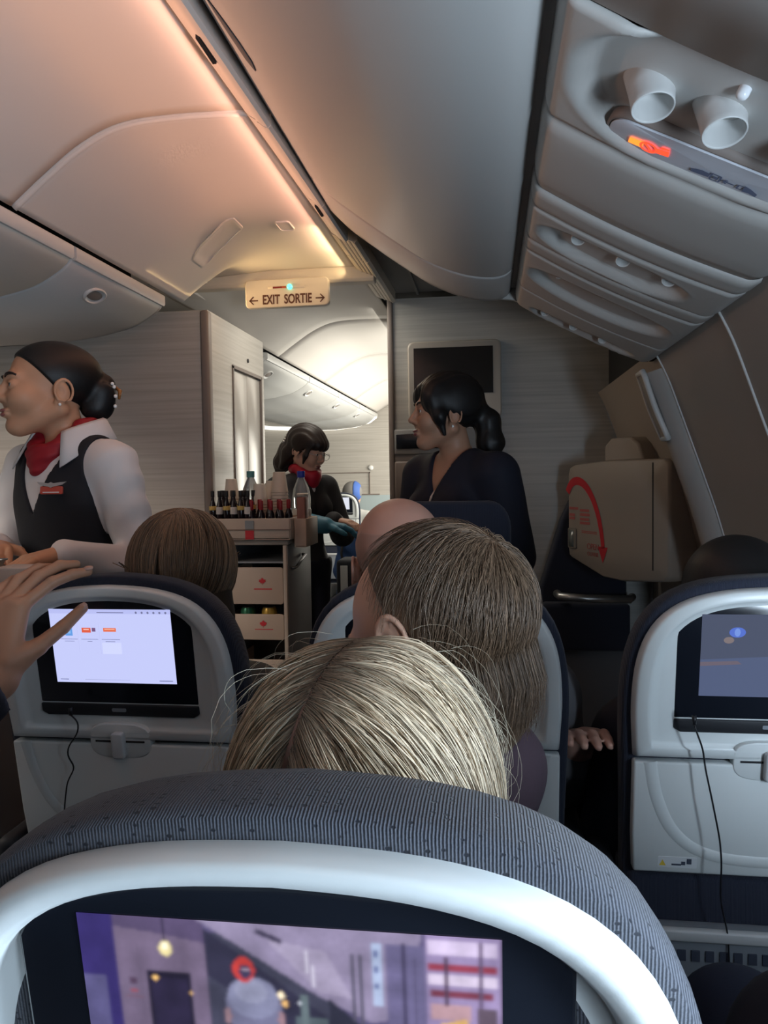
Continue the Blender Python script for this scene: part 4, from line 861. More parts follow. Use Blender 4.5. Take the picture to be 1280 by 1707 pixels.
# ---- head in its own frame: face towards +Y, X to the person's right, Z up, about 0.23 m tall
class Head:
    def __init__(s, c, yaw, pitch=0.0, roll=0.0, sc=1.0, ysc=1.0, jaw=1.0, child=False, nose=1.0):
        s.c = v3(*c); s.R = rotz(yaw) @ rotx(pitch) @ roty(roll); s.sc = sc; s.ysc = ysc; s.jaw = jaw; s.child = child; s.nose = nose
    def loc(s, P): q = (P-s.c) @ s.R/s.sc; q[:, 1] /= s.ysc; return q
    def w(s, p): p = np.array(p, np.float32).copy(); p[1] *= s.ysc; return s.c + s.R @ (p*s.sc)
    def skull(s, q):
        if s.child: return ell(q, (0, -0.016, 0.032), (0.079, 0.098, 0.086))
        return ell(q, (0, -0.016, 0.035), (0.074, 0.092, 0.080))
    def skin(s, P):
        q = s.loc(P); j = s.jaw; qa = q.copy(); qa[:, 0] = np.abs(qa[:, 0])
        d = s.skull(q)
        if s.child:
            d = U(0.03, d, ell(q, (0, 0.030, -0.030), (0.060, 0.058, 0.062)), ell(qa, (0.034, 0.050, -0.042), (0.030, 0.030, 0.030)), ell(q, (0, 0.062, -0.082), (0.022, 0.020, 0.016)))
        else:
            d = U(0.028, d, ell(q, (0, 0.030, -0.035), (0.056*j, 0.058, 0.074)), ell(q, (0, 0.066, -0.098), (0.021*j, 0.020, 0.018)))
            d = smin(d, rc(qa, (0.054*j, -0.008, -0.055), (0.012, 0.060, -0.100), 0.020, 0.016), 0.02)
            d = smin(d, ell(qa, (0.038, 0.060, -0.030), (0.026, 0.026, 0.028)), 0.025)
        d = smin(d, ell(q, (0, 0.074, 0.022), (0.046, 0.014, 0.010)), 0.018)
        # eye sockets, lids
        d = smax(d, -ell(qa, (0.031, 0.100, 0.000), (0.020, 0.020, 0.012)), 0.014)
        lid = ell(qa, (0.031, 0.0745, 0.0), (0.0155, 0.0145, 0.0140)); slit = ell(qa, (0.031, 0.091, -0.0005), (0.0135, 0.014, 0.0048))
        d = smin(d, smax(lid, -slit, 0.002), 0.004)
        # nose
        k = s.nose; nz = U(0.008, rc(q, (0, 0.083, 0.008), (0, 0.083+0.020*k, -0.026), 0.0075, 0.0105*k), ell(qa, (0.0105, 0.0895, -0.0325), (0.0085, 0.011, 0.008)))
        d = smin(d, nz, 0.010)
        d = smax(d, -ell(qa, (0.006, 0.096, -0.042), (0.004, 0.006, 0.004)), 0.003)
        # mouth
        d = U(0.006, d, ell(q, (0, 0.0875, -0.0600), (0.021, 0.011, 0.0060)), ell(q, (0, 0.0860, -0.0700), (0.018, 0.011, 0.0070)))
        d = smax(d, -ell(q, (0, 0.101, -0.0645), (0.023, 0.010, 0.0016)), 0.003)
        # ears
        er = roty(0.10) @ rotx(-0.22)
        x0 = 0.079 if s.child else 0.073
        ez = 0.018 if s.child else -0.014; e = ell(qa, (x0, -0.010, ez), (0.0085, 0.0165, 0.0270), er); e = smin(e, ell(qa, (x0-0.003, -0.004, ez-0.026), (0.007, 0.009, 0.011)), 0.008)
        qo = qa-v3(x0+0.006, -0.013, ez); rim = np.abs(np.sqrt((qo[:, 1]/0.0178)**2+(qo[:, 2]/0.0280)**2+1e-9)-1)*0.022
        e = smin(e, np.maximum(np.sqrt(rim**2+(qo[:, 0]-0.001)**2)-0.0032, -(qo[:, 2]+0.025)), 0.005)
        e = smax(e, -ell(qa, (x0+0.0115, -0.007, ez+0.000), (0.0070, 0.0080, 0.0135), er), 0.004)
        d = smin(d, e, 0.005)
        return d*s.sc
    def shell(s, P, infl):  # cranium offset for hair caps
        q = s.loc(P); return q, (s.skull(q)-infl/s.sc)*s.sc
    def box(s, m=0.15): return s.c-m*s.sc, s.c+m*s.sc
def eyes(h, parent, origin, iris=(0.03, 0.016, 0.010), sides=(-1, 1)):
    M_eye = mat('eye_white', (0.75, 0.72, 0.70), 0.15); M_ir = mat('iris_%d' % int(iris[0]*1000), iris, 0.1)
    for sd in sides:
        c = h.w((sd*0.031, 0.0745, 0.0)); fwd = h.R @ v3(0, 1, 0); r = 0.0126*h.sc; m = MB()
        B = Vector(fwd).to_track_quat('Z', 'Y').to_matrix()
        prof = [(r*math.sin(a), -r*math.cos(a)) for a in np.linspace(0.05, math.pi-0.03, 14)]
        m.lathe(prof, n=18, M=Matrix.Translation(Vector(c)-Vector(origin)) @ B.to_4x4())
        me = m.mesh('eye'); o = link('eye', me, [M_eye, M_ir], parent)
        for p in me.polygons:
            n_ = (Vector(p.center)+Vector(origin)-Vector(c)).normalized()
            if n_.dot(Vector(fwd)) > 0.86: p.material_index = 1
def brows(h, parent, origin, m, t=0.0028, sides=(-1, 1)):
    for sd in sides:
        pts = [h.w((sd*x, y, z))-np.asarray(origin) for x, y, z in ((0.013, 0.0885, 0.021), (0.024, 0.0885, 0.0265), (0.036, 0.083, 0.0275), (0.047, 0.073, 0.022))]
        MB().tube([tuple(p) for p in resample(pts, 12)], [t*h.sc*(0.6+0.8*math.sin(math.pi*(i+2)/15)) for i in range(12)], 8).build('eyebrow', m, parent)
def lips(h, parent, origin, m):
    def fn(P):
        q = h.loc(P); d = U(0.004, ell(q, (0, 0.0880, -0.0600), (0.0205, 0.0112, 0.0055)), ell(q, (0, 0.0865, -0.0700), (0.0175, 0.0112, 0.0065)))
        return smax(d, -ell(q, (0, 0.101, -0.0645), (0.022, 0.0095, 0.0013)), 0.002)*h.sc
    c = h.w((0, 0.085, -0.065)); sdf_obj('lips', [surfnet(fn, c-0.04*h.sc, c+0.04*h.sc, 0.0022)], m, parent, origin)

# ---- standing body: local frame faces +Y, z up, designed at 1.68 m
class Stand:
    def __init__(s, loc, yaw, sc=1.0, bust=True, lean=0.0, width=1.0):
        s.o = v3(*loc); s.R = rotz(yaw); s.sc = sc; s.bust = bust; s.lean = lean; s.wd = width
    def loc(s, P):
        q = (P-s.o) @ s.R/s.sc
        if s.lean:   # bend forward above the hips
            k = np.clip((q[:, 2]-0.92)/0.6, 0, 1); q = q.copy(); q[:, 1] -= s.lean*k*k
        q = q.copy(); q[:, 0] /= s.wd
        return q
    def w(s, p):
        p = np.array(p, np.float32).copy(); p[0] *= s.wd
        if s.lean: k = min(max((p[2]-0.92)/0.6, 0), 1); p[1] += s.lean*k*k
        return s.o + s.R @ (p*s.sc)
    def torso(s, P):
        q = s.loc(P); qa = q.copy(); qa[:, 0] = np.abs(qa[:, 0])
        d = U(0.06, ell(q, (0, 0, 1.27), (0.150, 0.100, 0.17)), ell(q, (0, 0, 1.08), (0.125, 0.088, 0.16)), ell(q, (0, -0.01, 0.93), (0.168, 0.118, 0.13)))
        d = smin(d, rc(qa, (0.0, -0.020, 1.415), (0.155, -0.015, 1.375), 0.048, 0.052), 0.05)
        if s.bust: d = smin(d, ell(qa, (0.068, 0.082, 1.245), (0.062, 0.050, 0.062)), 0.04)
        return d*s.sc
    def neck(s, P, h):
        a = s.w((0, -0.022, 1.40)); b = h.w((0, -0.018, -0.05)); return rc(P, a, b, 0.054*s.sc, 0.047*h.sc)
    def legs(s, P):
        q = s.loc(P); qa = q.copy(); qa[:, 0] = np.abs(qa[:, 0])
        return chain(qa, [(0.09, 0, 0.92), (0.092, 0.012, 0.50), (0.092, -0.012, 0.10)], [0.088, 0.056, 0.036], 0.02)*s.sc
    def feet(s, P):
        q = s.loc(P); qa = q.copy(); qa[:, 0] = np.abs(qa[:, 0])
        d = U(0.02, rc(qa, (0.092, -0.03, 0.045), (0.10, 0.13, 0.032), 0.042, 0.030), rc(qa, (0.092, -0.015, 0.05), (0.092, -0.012, 0.13), 0.042, 0.038)); return np.maximum(d, -q[:, 2]+0.002)*s.sc
    def sh(s, side): return s.w((side*0.178, -0.015, 1.365))
def arm(P, S, E, W, k=1.0): return U(0.02, rc(P, S, E, 0.050*k, 0.041*k), rc(P, E, W, 0.040*k, 0.026*k))
def hand_pts(W, d, n, side, curl=0.5, sc=1.0, spread=0.0):
    """W wrist, d direction of the fingers, n back-of-hand normal, side = direction of the thumb along the palm"""
    d = np.array(d, float)/np.linalg.norm(d); n = np.array(n, float); n -= d*(n @ d); n /= np.linalg.norm(n); s_ = np.cross(d, n)*side
    W = np.array(W, float); fs = []
    for i, (off, l) in enumerate(((0.030, 0.072), (0.010, 0.080), (-0.010, 0.074), (-0.029, 0.058))):
        b = W + d*0.088*sc + s_*off*sc; a1 = curl*0.7; a2 = curl*1.5
        dd = d + s_*spread*(off/0.03); dd /= np.linalg.norm(dd)
        p1 = b + (dd*math.cos(a1)-n*math.sin(a1))*l*0.50*sc; p2 = p1 + (dd*math.cos(a2)-n*math.sin(a2))*l*0.32*sc; p3 = p2 + (dd*math.cos(a2*1.2)-n*math.sin(a2*1.2))*l*0.22*sc
        fs.append(([b, p1, p2, p3], [0.0095*sc, 0.0088*sc, 0.008*sc, 0.0068*sc]))
    t0 = W + d*0.025*sc + s_*0.022*sc; t1 = t0 + (d*0.6+s_*0.75-n*0.25)*0.040*sc; t2 = t1 + (d*0.85+s_*0.35-n*0.35)*0.032*sc; t3 = t2 + (d*0.9+s_*0.1-n*0.4)*0.022*sc
    fs.append(([t0, t1, t2, t3], [0.013*sc, 0.0115*sc, 0.0100*sc, 0.0078*sc]))
    palm = [(W, W+d*0.085*sc+s_*0.022*sc, 0.018*sc, 0.013*sc), (W, W+d*0.088*sc+s_*0.004*sc, 0.018*sc, 0.013*sc), (W, W+d*0.084*sc-s_*0.020*sc, 0.017*sc, 0.012*sc), (W+d*.01*sc, t1, 0.016*sc, 0.011*sc)]
    return fs, palm
def hand_sdf(P, hp):
    fs, palm = hp; d = None
    for a, b, r1, r2 in palm: e = rc(P, a, b, r1, r2); d = e if d is None else smin(d, e, 0.012)
    for pts, rs in fs: d = smin(d, chain(P, pts, rs, 0.003), 0.005)
    return d

# ---- hair strands on an ellipsoid
M_strand = vcol_mat('hair_strands', 0.42, 0.5)
M_strand2 = vcol_mat('hair_strands_dark', 0.38, 0.5)
def strands_mesh(name, S, rad, C, m, parent, origin, taper=0.35):
    """S (N,K,3) polylines -> thin three-sided tubes in one mesh"""
    N, K, _ = S.shape; T = np.gradient(S, axis=1); T /= np.linalg.norm(T, axis=2, keepdims=True)+1e-9
    ref = np.random.RandomState(5).normal(size=(N, 1, 3)); A = np.cross(T, ref); A /= np.linalg.norm(A, axis=2, keepdims=True)+1e-9; B = np.cross(T, A)
    tp = np.linspace(1, taper, K)[None, :, None]*(rad[:, None, None] if np.ndim(rad) else rad)
    V = np.stack([S + (A*math.cos(a)+B*math.sin(a))*tp for a in (0, 2.094, 4.189)], 2).reshape(-1, 3) - np.asarray(origin)
    i = np.arange(N)[:, None, None]*K*3 + np.arange(K-1)[None, :, None]*3; j = np.arange(3)[None, None, :]; j2 = (j+1) % 3
    Q = np.stack([i+j, i+j2, i+3+j2, i+3+j], -1).reshape(-1, 4)
    me = bpy.data.meshes.new(name); nf = len(Q)
    me.vertices.add(len(V)); me.vertices.foreach_set('co', V.astype(np.float32).ravel()); me.loops.add(nf*4); me.loops.foreach_set('vertex_index', Q.astype(np.int32).ravel())
    me.polygons.add(nf); me.polygons.foreach_set('loop_start', np.arange(0, nf*4, 4, dtype=np.int32)); me.polygons.foreach_set('loop_total', np.full(nf, 4, dtype=np.int32)); me.update(calc_edges=True)
    CC = np.repeat(C.reshape(N, K, 1, 3) if C.ndim == 3 else np.repeat(C[:, None], K, 1)[:, :, None], 3, 2).reshape(-1, 3); set_col(me, CC)
    o = link(name, me, m, parent); o['kind'] = 'stuff'; return o
def grow(roots, flow, c, r, K, step, lift, fall=0.0, rs=None, wob=0.0):
    """march strands over an ellipsoid (centre c, radii r); below its equator they fall freely"""
    c = np.asarray(c, float); r = np.asarray(r, float); p = roots.copy(); S = [p.copy()]; N = len(p); ph = rs.uniform(0, 6.28, N); fq = rs.uniform(20, 60, N)
    for k in range(1, K):
        f = flow(p, k); n = (p-c)/(r*r); n /= np.linalg.norm(n, axis=1, keepdims=True)
        fr_ = ((p[:, 2] < c[2]-0.55*r[2]) & (fall > 0))[:, None]; f = np.where(fr_, f*np.array((0.10, 0.15, 1.0)), f - n*(f*n).sum(1, keepdims=True)); f /= np.linalg.norm(f, axis=1, keepdims=True)+1e-9
        q = p + f*(step if np.ndim(step) == 0 else step[:, None])
        if wob: sd = np.cross(f, n); q = q + sd*(wob*np.cos(ph+fq*k*0.1))[:, None]
        u = (q-c)/r; rad = np.linalg.norm(u, axis=1, keepdims=True); tgt = 1.0+lift[:, None]*min(1.0, k/4)/r.mean()
        free = (q[:, 2] < c[2]-0.55*r[2])[:, None] & (fall > 0)
        q = np.where(free, q, c + (q-c)/rad*tgt); p = q; S.append(p.copy())
    return np.stack(S, 1)
# ================================================================== PEOPLE
def skin(name, c, var=0.08): return mat(name, c, 0.48, var=var, vscale=25, sss=0.12, bump=0.05, bscale=500, spec=0.4)
SK1 = skin('skin_tan', (0.56, 0.31, 0.19)); SK2 = skin('skin_light', (0.56, 0.34, 0.25)); SK3 = skin('skin_warm', (0.42, 0.23, 0.15)); SK4 = skin('skin_pink', (0.54, 0.31, 0.24))
M_shirt = mat('white_shirt', (0.72, 0.70, 0.70), 0.8, bump=0.25, bscale=60, sheen=0.1)
M_vest = mat('black_vest', (0.010, 0.011, 0.016), 0.75, bump=0.2, bscale=500)
M_navyc = mat('navy_cloth', (0.008, 0.010, 0.022), 0.8, bump=0.2, bscale=400)
M_scarf = mat('red_scarf', (0.30, 0.008, 0.018), 0.6, bump=0.3, bscale=45)
M_shoe = mat('black_shoe', (0.01, 0.01, 0.01), 0.35)
M_hairb = mat('hair_black', (0.006, 0.0055, 0.006), 0.5, bump=0.3, bscale=120)
M_hairbr = mat('hair_dark_brown', (0.016, 0.008, 0.006), 0.5, bump=0.3, bscale=120)
M_lip = mat('lips_rose', (0.33, 0.11, 0.10), 0.4); M_lipd = mat('lips_dark', (0.22, 0.06, 0.06), 0.4)
M_pearl = mat('pearl', (0.9, 0.9, 0.88), 0.15)
def person(label, parts, m, origin, group=None):
    o = sdf_obj('person', parts, m, None, origin); o.location = origin; tag(o, label, 'person', group); return o
def strip(name, rows, m, parent, origin, solid=0.003):
    return MB().rings([[tuple(np.asarray(p)-np.asarray(origin)) for p in r] for r in rows], closed=False).build(name, m, parent, solid=solid)
def hairline(q, zs, ys): return q[:, 1]-np.interp(q[:, 2], zs, ys)

# ---------------------------------------------------------------- attendant in waistcoat, left
def att1():
    b = Stand((-1.125, 1.93, 0), math.radians(160), 0.945, bust=False); h = Head((-1.153, 1.915, 1.497), math.radians(134), 0.02, 0.03, 1.06, 1.16)
    og = (-1.125, 1.93, 0)
    S, S2 = b.sh(-1), b.sh(1); E = S+v3(0.06, 0.02, -0.27); W = E+v3(-0.10, -0.20, 0.06)
    E2 = S2+v3(-0.05, -0.04, -0.26); W2 = E2+v3(0.10, -0.18, 0.06)
    full = lambda P: U(0.02, b.torso(P), b.neck(P, h), h.skin(P), arm(P, S, E, W), arm(P, S2, E2, W2), b.legs(P))
    up = lambda P: U(0.02, b.torso(P), smin(b.neck(P, h), h.skin(P), 0.02))
    H1 = hand_pts(W, (-0.5, -0.8, -0.1), (0, 0, 1), 1); H2 = hand_pts(W2, (0.5, -0.8, 0.0), (0, 0, 1), -1)
    parts = [surfnet(up, h.c-v3(.13, .14, .24), h.c+v3(.13, .14, .14), 0.0026), surfnet(full, (-1.5, 1.55, 0.08), (-0.75, 2.2, 1.30), 0.012)]
    for w_, hp in ((W, H1), (W2, H2)): parts.append(surfnet(lambda P: smin(hand_sdf(P, hp), 99+P[:, 0]*0, 0.01), w_-0.22, w_+0.22, 0.0035))
    o = person('flight attendant in white shirt, black waistcoat and red scarf, hair in a bun', parts, SK1, og, 'cabin crew')
    eyes(h, o, og); brows(h, o, og, M_hairbr); lips(h, o, og, M_lip)
    def hair(P):
        q, d = h.shell(P, 0.006); f = hairline(q, [-.12, -.05, -.02, .02, .05, .075, .10], [-.07, -.045, -.012, .022, .046, .066, .075])
        d = smax(d, f*0.8*h.sc, 0.004)
        n = np.sin(q[:, 0]*160+q[:, 2]*60)*0.003
        bun = U(0.02, ell(q, (-0.01, -0.102, -0.012), (0.048, 0.034, 0.052)), ell(q, (0.005, -0.110, 0.022), (0.036, 0.024, 0.026)), ell(q, (-0.015, -0.092, -0.048), (0.035, 0.028, 0.026)))+n
        return smin(d, bun*h.sc, 0.012)
    hr = sdf_obj('hair', [surfnet(hair, h.c-0.21, h.c+0.19, 0.0034)], M_hairb, o, og)
    clip = MB()
    for dx, dz in ((-0.02, 0.02), (-0.03, -0.005), (-0.025, -0.03), (-0.005, 0.03)):
        c = h.w((dx-0.03, -0.125, -0.01+dz))-v3(*og); clip.lathe([(0.0005, -0.005), (0.004, -0.0035), (0.005, 0), (0.004, 0.0035), (0.0005, 0.005)], c=tuple(c), n=10)
    clip.build('hair_pearls', M_pearl, hr)
    c = h.w((-0.03, -0.132, -0.005))-v3(*og); MB().tube([tuple(c+v3(-.0, .0, .02)), tuple(c+v3(.018, -.006, .006)), tuple(c+v3(.016, -.01, -.016))], [0.004, 0.006, 0.003], 8).build('hair_claw', mat('amber_claw', (0.30, 0.13, 0.04), 0.25), hr)
    for sd in (-1, 1):
        c = h.w((sd*0.081, -0.004, -0.047))-v3(*og); MB().lathe([(0.0004, -0.004), (0.003, -0.003), (0.004, 0), (0.003, 0.003), (0.0004, 0.004)], c=tuple(c), n=10).build('earring', M_pearl, o)
    def shirt(P):
        d = U(0.025, b.torso(P), arm(P, S, E, W, 1.12), arm(P, S2, E2, W2, 1.12))-0.007
        q = b.loc(P); fold = 0.0025*np.sin(q[:, 2]*70+q[:, 0]*55)*np.clip(np.abs(q[:, 0])-0.12, 0, .1)*10
        d = smax(d+fold, -(b.neck(P, h)-0.006), 0.006); d = np.maximum(d, (q[:, 2]-1.455)*b.sc)
        vcut = np.maximum(np.abs(q[:, 0])-0.30*(q[:, 2]-1.36), -(q[:, 1])); d = smax(d, -vcut*b.sc, 0.004)
        return np.maximum(d, (0.90-q[:, 2])*b.sc)
    sh = sdf_obj('shirt', [surfnet(shirt, (-1.5, 1.55, 0.85), (-0.72, 2.2, 1.45), 0.0065)], M_shirt, o, og)
    def vest(P):
        q = b.loc(P); d = b.torso(P)-0.015
        d = smax(d, -(U(0.02, arm(P, S, E, W, 1.2), ell(P, S+v3(0.015, 0, 0.0), (0.062, 0.075, 0.085)))-0.014), 0.006)
        d = smax(d, -(U(0.02, arm(P, S2, E2, W2, 1.2), ell(P, S2-v3(0.015, 0, 0.0), (0.062, 0.075, 0.085)))-0.014), 0.006)
        d = np.maximum(d, (np.abs(q[:, 0])-0.165)*b.sc)
        vv = np.maximum(np.abs(q[:, 0])-0.47*(q[:, 2]-1.235), -q[:, 1]); d = smax(d, -vv*b.sc, 0.004)
        d = smax(d, -(b.neck(P, h)-0.036), 0.005)
        return np.maximum(d, np.maximum((0.93-q[:, 2]), q[:, 2]-1.47)*b.sc)
    ve = sdf_obj('waistcoat', [surfnet(vest, (-1.4, 1.70, 0.86), (-0.85, 2.15, 1.45), 0.006)], M_vest, o, og)
    def scarf(P):
        q = b.loc(P); pts = []
        for k in range(15):
            a = 2*math.pi*k/14; f = max(0.0, math.cos(a)); pts.append((0.070*math.sin(a), -0.018+0.062*math.cos(a)+0.034*f**2, 1.478-0.085*f**1.6))
        d = chain(q, pts, [0.021]*15, 0.02)
        d = U(0.02, d, ell(q, (0, 0.086, 1.385), (0.040, 0.016, 0.042)), rc(q, (-.05, .055, 1.42), (0.0, .092, 1.36), 0.02, 0.014), rc(q, (.05, .055, 1.42), (0.0, .092, 1.36), 0.02, 0.014))
        return (d+0.0016*np.sin(q[:, 2]*190+q[:, 0]*50))*b.sc
    sdf_obj('neck_scarf', [surfnet(scarf, (-1.32, 1.72, 1.20), (-0.95, 2.10, 1.46), 0.0042)], M_scarf, o, og)
    # open shirt collar
    for sd in (-1, 1):
        rows = []
        for k in range(16):
            a = math.pi - sd*(0.0+2.55*k/15); t = k/15
            ca, sa = math.cos(a), math.sin(a); tip = max(0, (t-0.72)/0.28)
            top = (0.098*sa, -0.018+0.086*ca, 1.512-0.050*t**2); mid = (0.106*sa, -0.02+0.096*ca, 1.508-0.055*t**2)
            low = (0.134*sa*(1+0.28*tip), -0.022+0.120*ca+0.020*tip, 1.452-0.050*t**2-0.040*tip)
            rows.append([b.w(top), b.w(mid), b.w(low)])
        strip('collar', rows, M_shirt, sh, og, 0.003)
    # wings pin and red name plate on the waistcoat
    pb = b.w((-0.088, 0.113, 1.305)); ez = v3(0, 0, 1); nx = b.R @ v3(-0.35, 1, 0.12); nx = nx/np.linalg.norm(nx); ex = np.cross(nx, ez); ex /= np.linalg.norm(ex); ex = -ex; ez2 = np.cross(ex, nx); ez2 = ez2 if ez2[2] > 0 else -ez2
    f3 = lambda u, v, d: tuple(pb+ex*u+ez2*v+nx*d-v3(*og))
    bd = MB().prism(rrect(-0.030, 0.030, -0.014, 0.006, 0.003, 2), f3, 0.004, 0.010).build('name_badge', mat('badge_red', (0.55, 0.08, 0.05), 0.4), ve, bevel=0.001)
    MB().prism([(-0.038, 0.017), (-0.030, 0.009), (-0.008, 0.005), (0, 0.002), (0.008, 0.005), (0.030, 0.009), (0.042, 0.017), (0.020, 0.015), (0.007, 0.013), (0, 0.016), (-0.007, 0.013), (-0.020, 0.015)], f3, 0.010, 0.0125).build('wings', mat('wings_silver', (0.7, 0.66, 0.64), 0.3, 0.6), bd, smooth=False)
    MB().prism([(-0.022, -0.011), (0.022, -0.011), (0.022, -0.008), (-0.022, -0.008)], f3, 0.010, 0.0108).build('badge_lettering', M_shirt, bd, smooth=False)
    def tr(P): q = b.loc(P); return np.maximum(U(0.03, b.legs(P), b.torso(P))-0.011, np.maximum(q[:, 2]-0.96, 0.07-q[:, 2])*b.sc)
    sdf_obj('trousers', [surfnet(tr, (-1.45, 1.6, 0.03), (-0.8, 2.2, 1.0), 0.012)], M_navyc, o, og)
    sdf_obj('shoes', [surfnet(lambda P: b.feet(P), (-1.45, 1.55, -0.02), (-0.8, 2.2, 0.2), 0.009)], M_shoe, o, og)
att1()

# ---------------------------------------------------------------- attendant in navy V-neck, before the bulkhead
def att3():
    b = Stand((-0.105, 2.43, 0), math.radians(138), 0.915); h = Head((-0.135, 2.42, 1.450), math.radians(108), 0.0, 0.0, 0.985, 1.05)
    og = (-0.105, 2.43, 0)
    S, S2 = b.sh(-1), b.sh(1); E = S+v3(0.045, 0.03, -0.26); W = E+v3(-0.05, -0.10, -0.20); E2 = S2+v3(-0.03, 0.04, -0.26); W2 = E2+v3(0.02, -0.12, -0.19)
    full = lambda P: U(0.02, b.torso(P), arm(P, S, E, W), arm(P, S2, E2, W2), b.legs(P))
    up = lambda P: U(0.02, b.torso(P), smin(b.neck(P, h), h.skin(P), 0.02))
    parts = [surfnet(up, h.c-v3(.15, .16, .30), h.c+v3(.13, .14, .14), 0.0028), surfnet(full, (-0.45, 2.1, 0.08), (0.25, 2.8, 1.24), 0.012)]
    for w_, dd, sd in ((W, (-0.2, -0.4, -1), 1), (W2, (0.1, -0.4, -1), -1)):
        hp = hand_pts(w_, dd, (0.8, 0.3, 0), sd); parts.append(surfnet(lambda P: hand_sdf(P, hp), w_-0.22, w_+0.22, 0.004))
    o = person('flight attendant in dark navy V-neck top with a black ponytail, before the monitor', parts, SK3, og, 'cabin crew')
    eyes(h, o, og); brows(h, o, og, M_hairb); lips(h, o, og, M_lipd)
    def hair(P):
        q, d = h.shell(P, 0.016); f = hairline(q, [-.12, -.06, -.03, .02, .055, .08, .10], [-.08, -.055, -.012, .030, .060, .080, .088])
        d = smax(d, f*0.8*h.sc, 0.008)
        qa = q.copy()
        sweep = U(0.02, ell(q, (-0.052, 0.040, 0.040), (0.036, 0.046, 0.056)), chain(q, [(-0.066, 0.050, 0.03), (-0.079, 0.036, -0.02), (-0.077, 0.020, -0.075)], [0.020, 0.017, 0.005], 0.02))
        sw2 = U(0.02, ell(q, (0.045, 0.045, 0.052), (0.036, 0.042, 0.045)), chain(q, [(0.062, 0.058, 0.04), (0.074, 0.040, -0.01), (0.073, 0.028, -0.05)], [0.014, 0.012, 0.005], 0.02))
        pony = chain(q, [(0, -0.095, 0.015), (-0.008, -0.130, -0.03), (-0.016, -0.138, -0.10), (-0.02, -0.125, -0.175)], [0.028, 0.038, 0.040, 0.016], 0.02)
        return U(0.02, d, sweep*h.sc, sw2*h.sc, pony*h.sc)+0.0010*np.sin(q[:, 0]*300+q[:, 1]*90)
    sdf_obj('hair', [surfnet(hair, h.c-0.24, h.c+0.20, 0.0040)], M_hairb, o, og)
    def top(P):
        q = b.loc(P); d = U(0.03, b.torso(P), rc(P, S, S+(E-S)*0.95, 0.060, 0.062), rc(P, S2, S2+(E2-S2)*0.95, 0.060, 0.062))-0.010
        d = smax(d, -(b.neck(P, h)-0.020), 0.006)
        vv = np.maximum(np.abs(q[:, 0])-0.45*(q[:, 2]-1.300), -q[:, 1]); d = smax(d, -vv*b.sc, 0.004)
        d = d+0.003*np.sin(q[:, 2]*38+q[:, 0]*30)*np.clip(q[:, 2]-1.0, 0, .2)
        return np.maximum(d, np.maximum((0.88-q[:, 2]), q[:, 2]-1.47)*b.sc)
    tp = sdf_obj('navy_top', [surfnet(top, (-0.45, 2.1, 0.78), (0.25, 2.8, 1.40), 0.0065)], M_navyc, o, og)
    c0 = b.w((0.0, 0.098, 1.318))-v3(*og); c1 = b.w((0.0, 0.125, 1.275))-v3(*og); MB().tube([tuple(c0), tuple((c0+c1)/2+v3(-.002, -.004, 0)), tuple(c1)], [0.003, 0.0042, 0.003], 8).build('brooch', mat('brooch_pale', (0.75, 0.62, 0.52), 0.35), tp)
    c = h.w((-0.079, -0.004, -0.050))-v3(*og); MB().lathe([(0.0004, -0.004), (0.003, -0.003), (0.004, 0), (0.003, 0.003), (0.0004, 0.004)], c=tuple(c), n=10).build('earring', M_pearl, o)
    def tr(P): q = b.loc(P); return np.maximum(U(0.03, b.legs(P), b.torso(P))-0.011, np.maximum(q[:, 2]-0.96, 0.07-q[:, 2])*b.sc)
    sdf_obj('trousers', [surfnet(tr, (-0.4, 2.1, 0.03), (0.2, 2.75, 0.95), 0.012)], M_navyc, o, og)
    sdf_obj('shoes', [surfnet(lambda P: b.feet(P), (-0.4, 2.1, -0.02), (0.2, 2.75, 0.2), 0.009)], M_shoe, o, og)
att3()

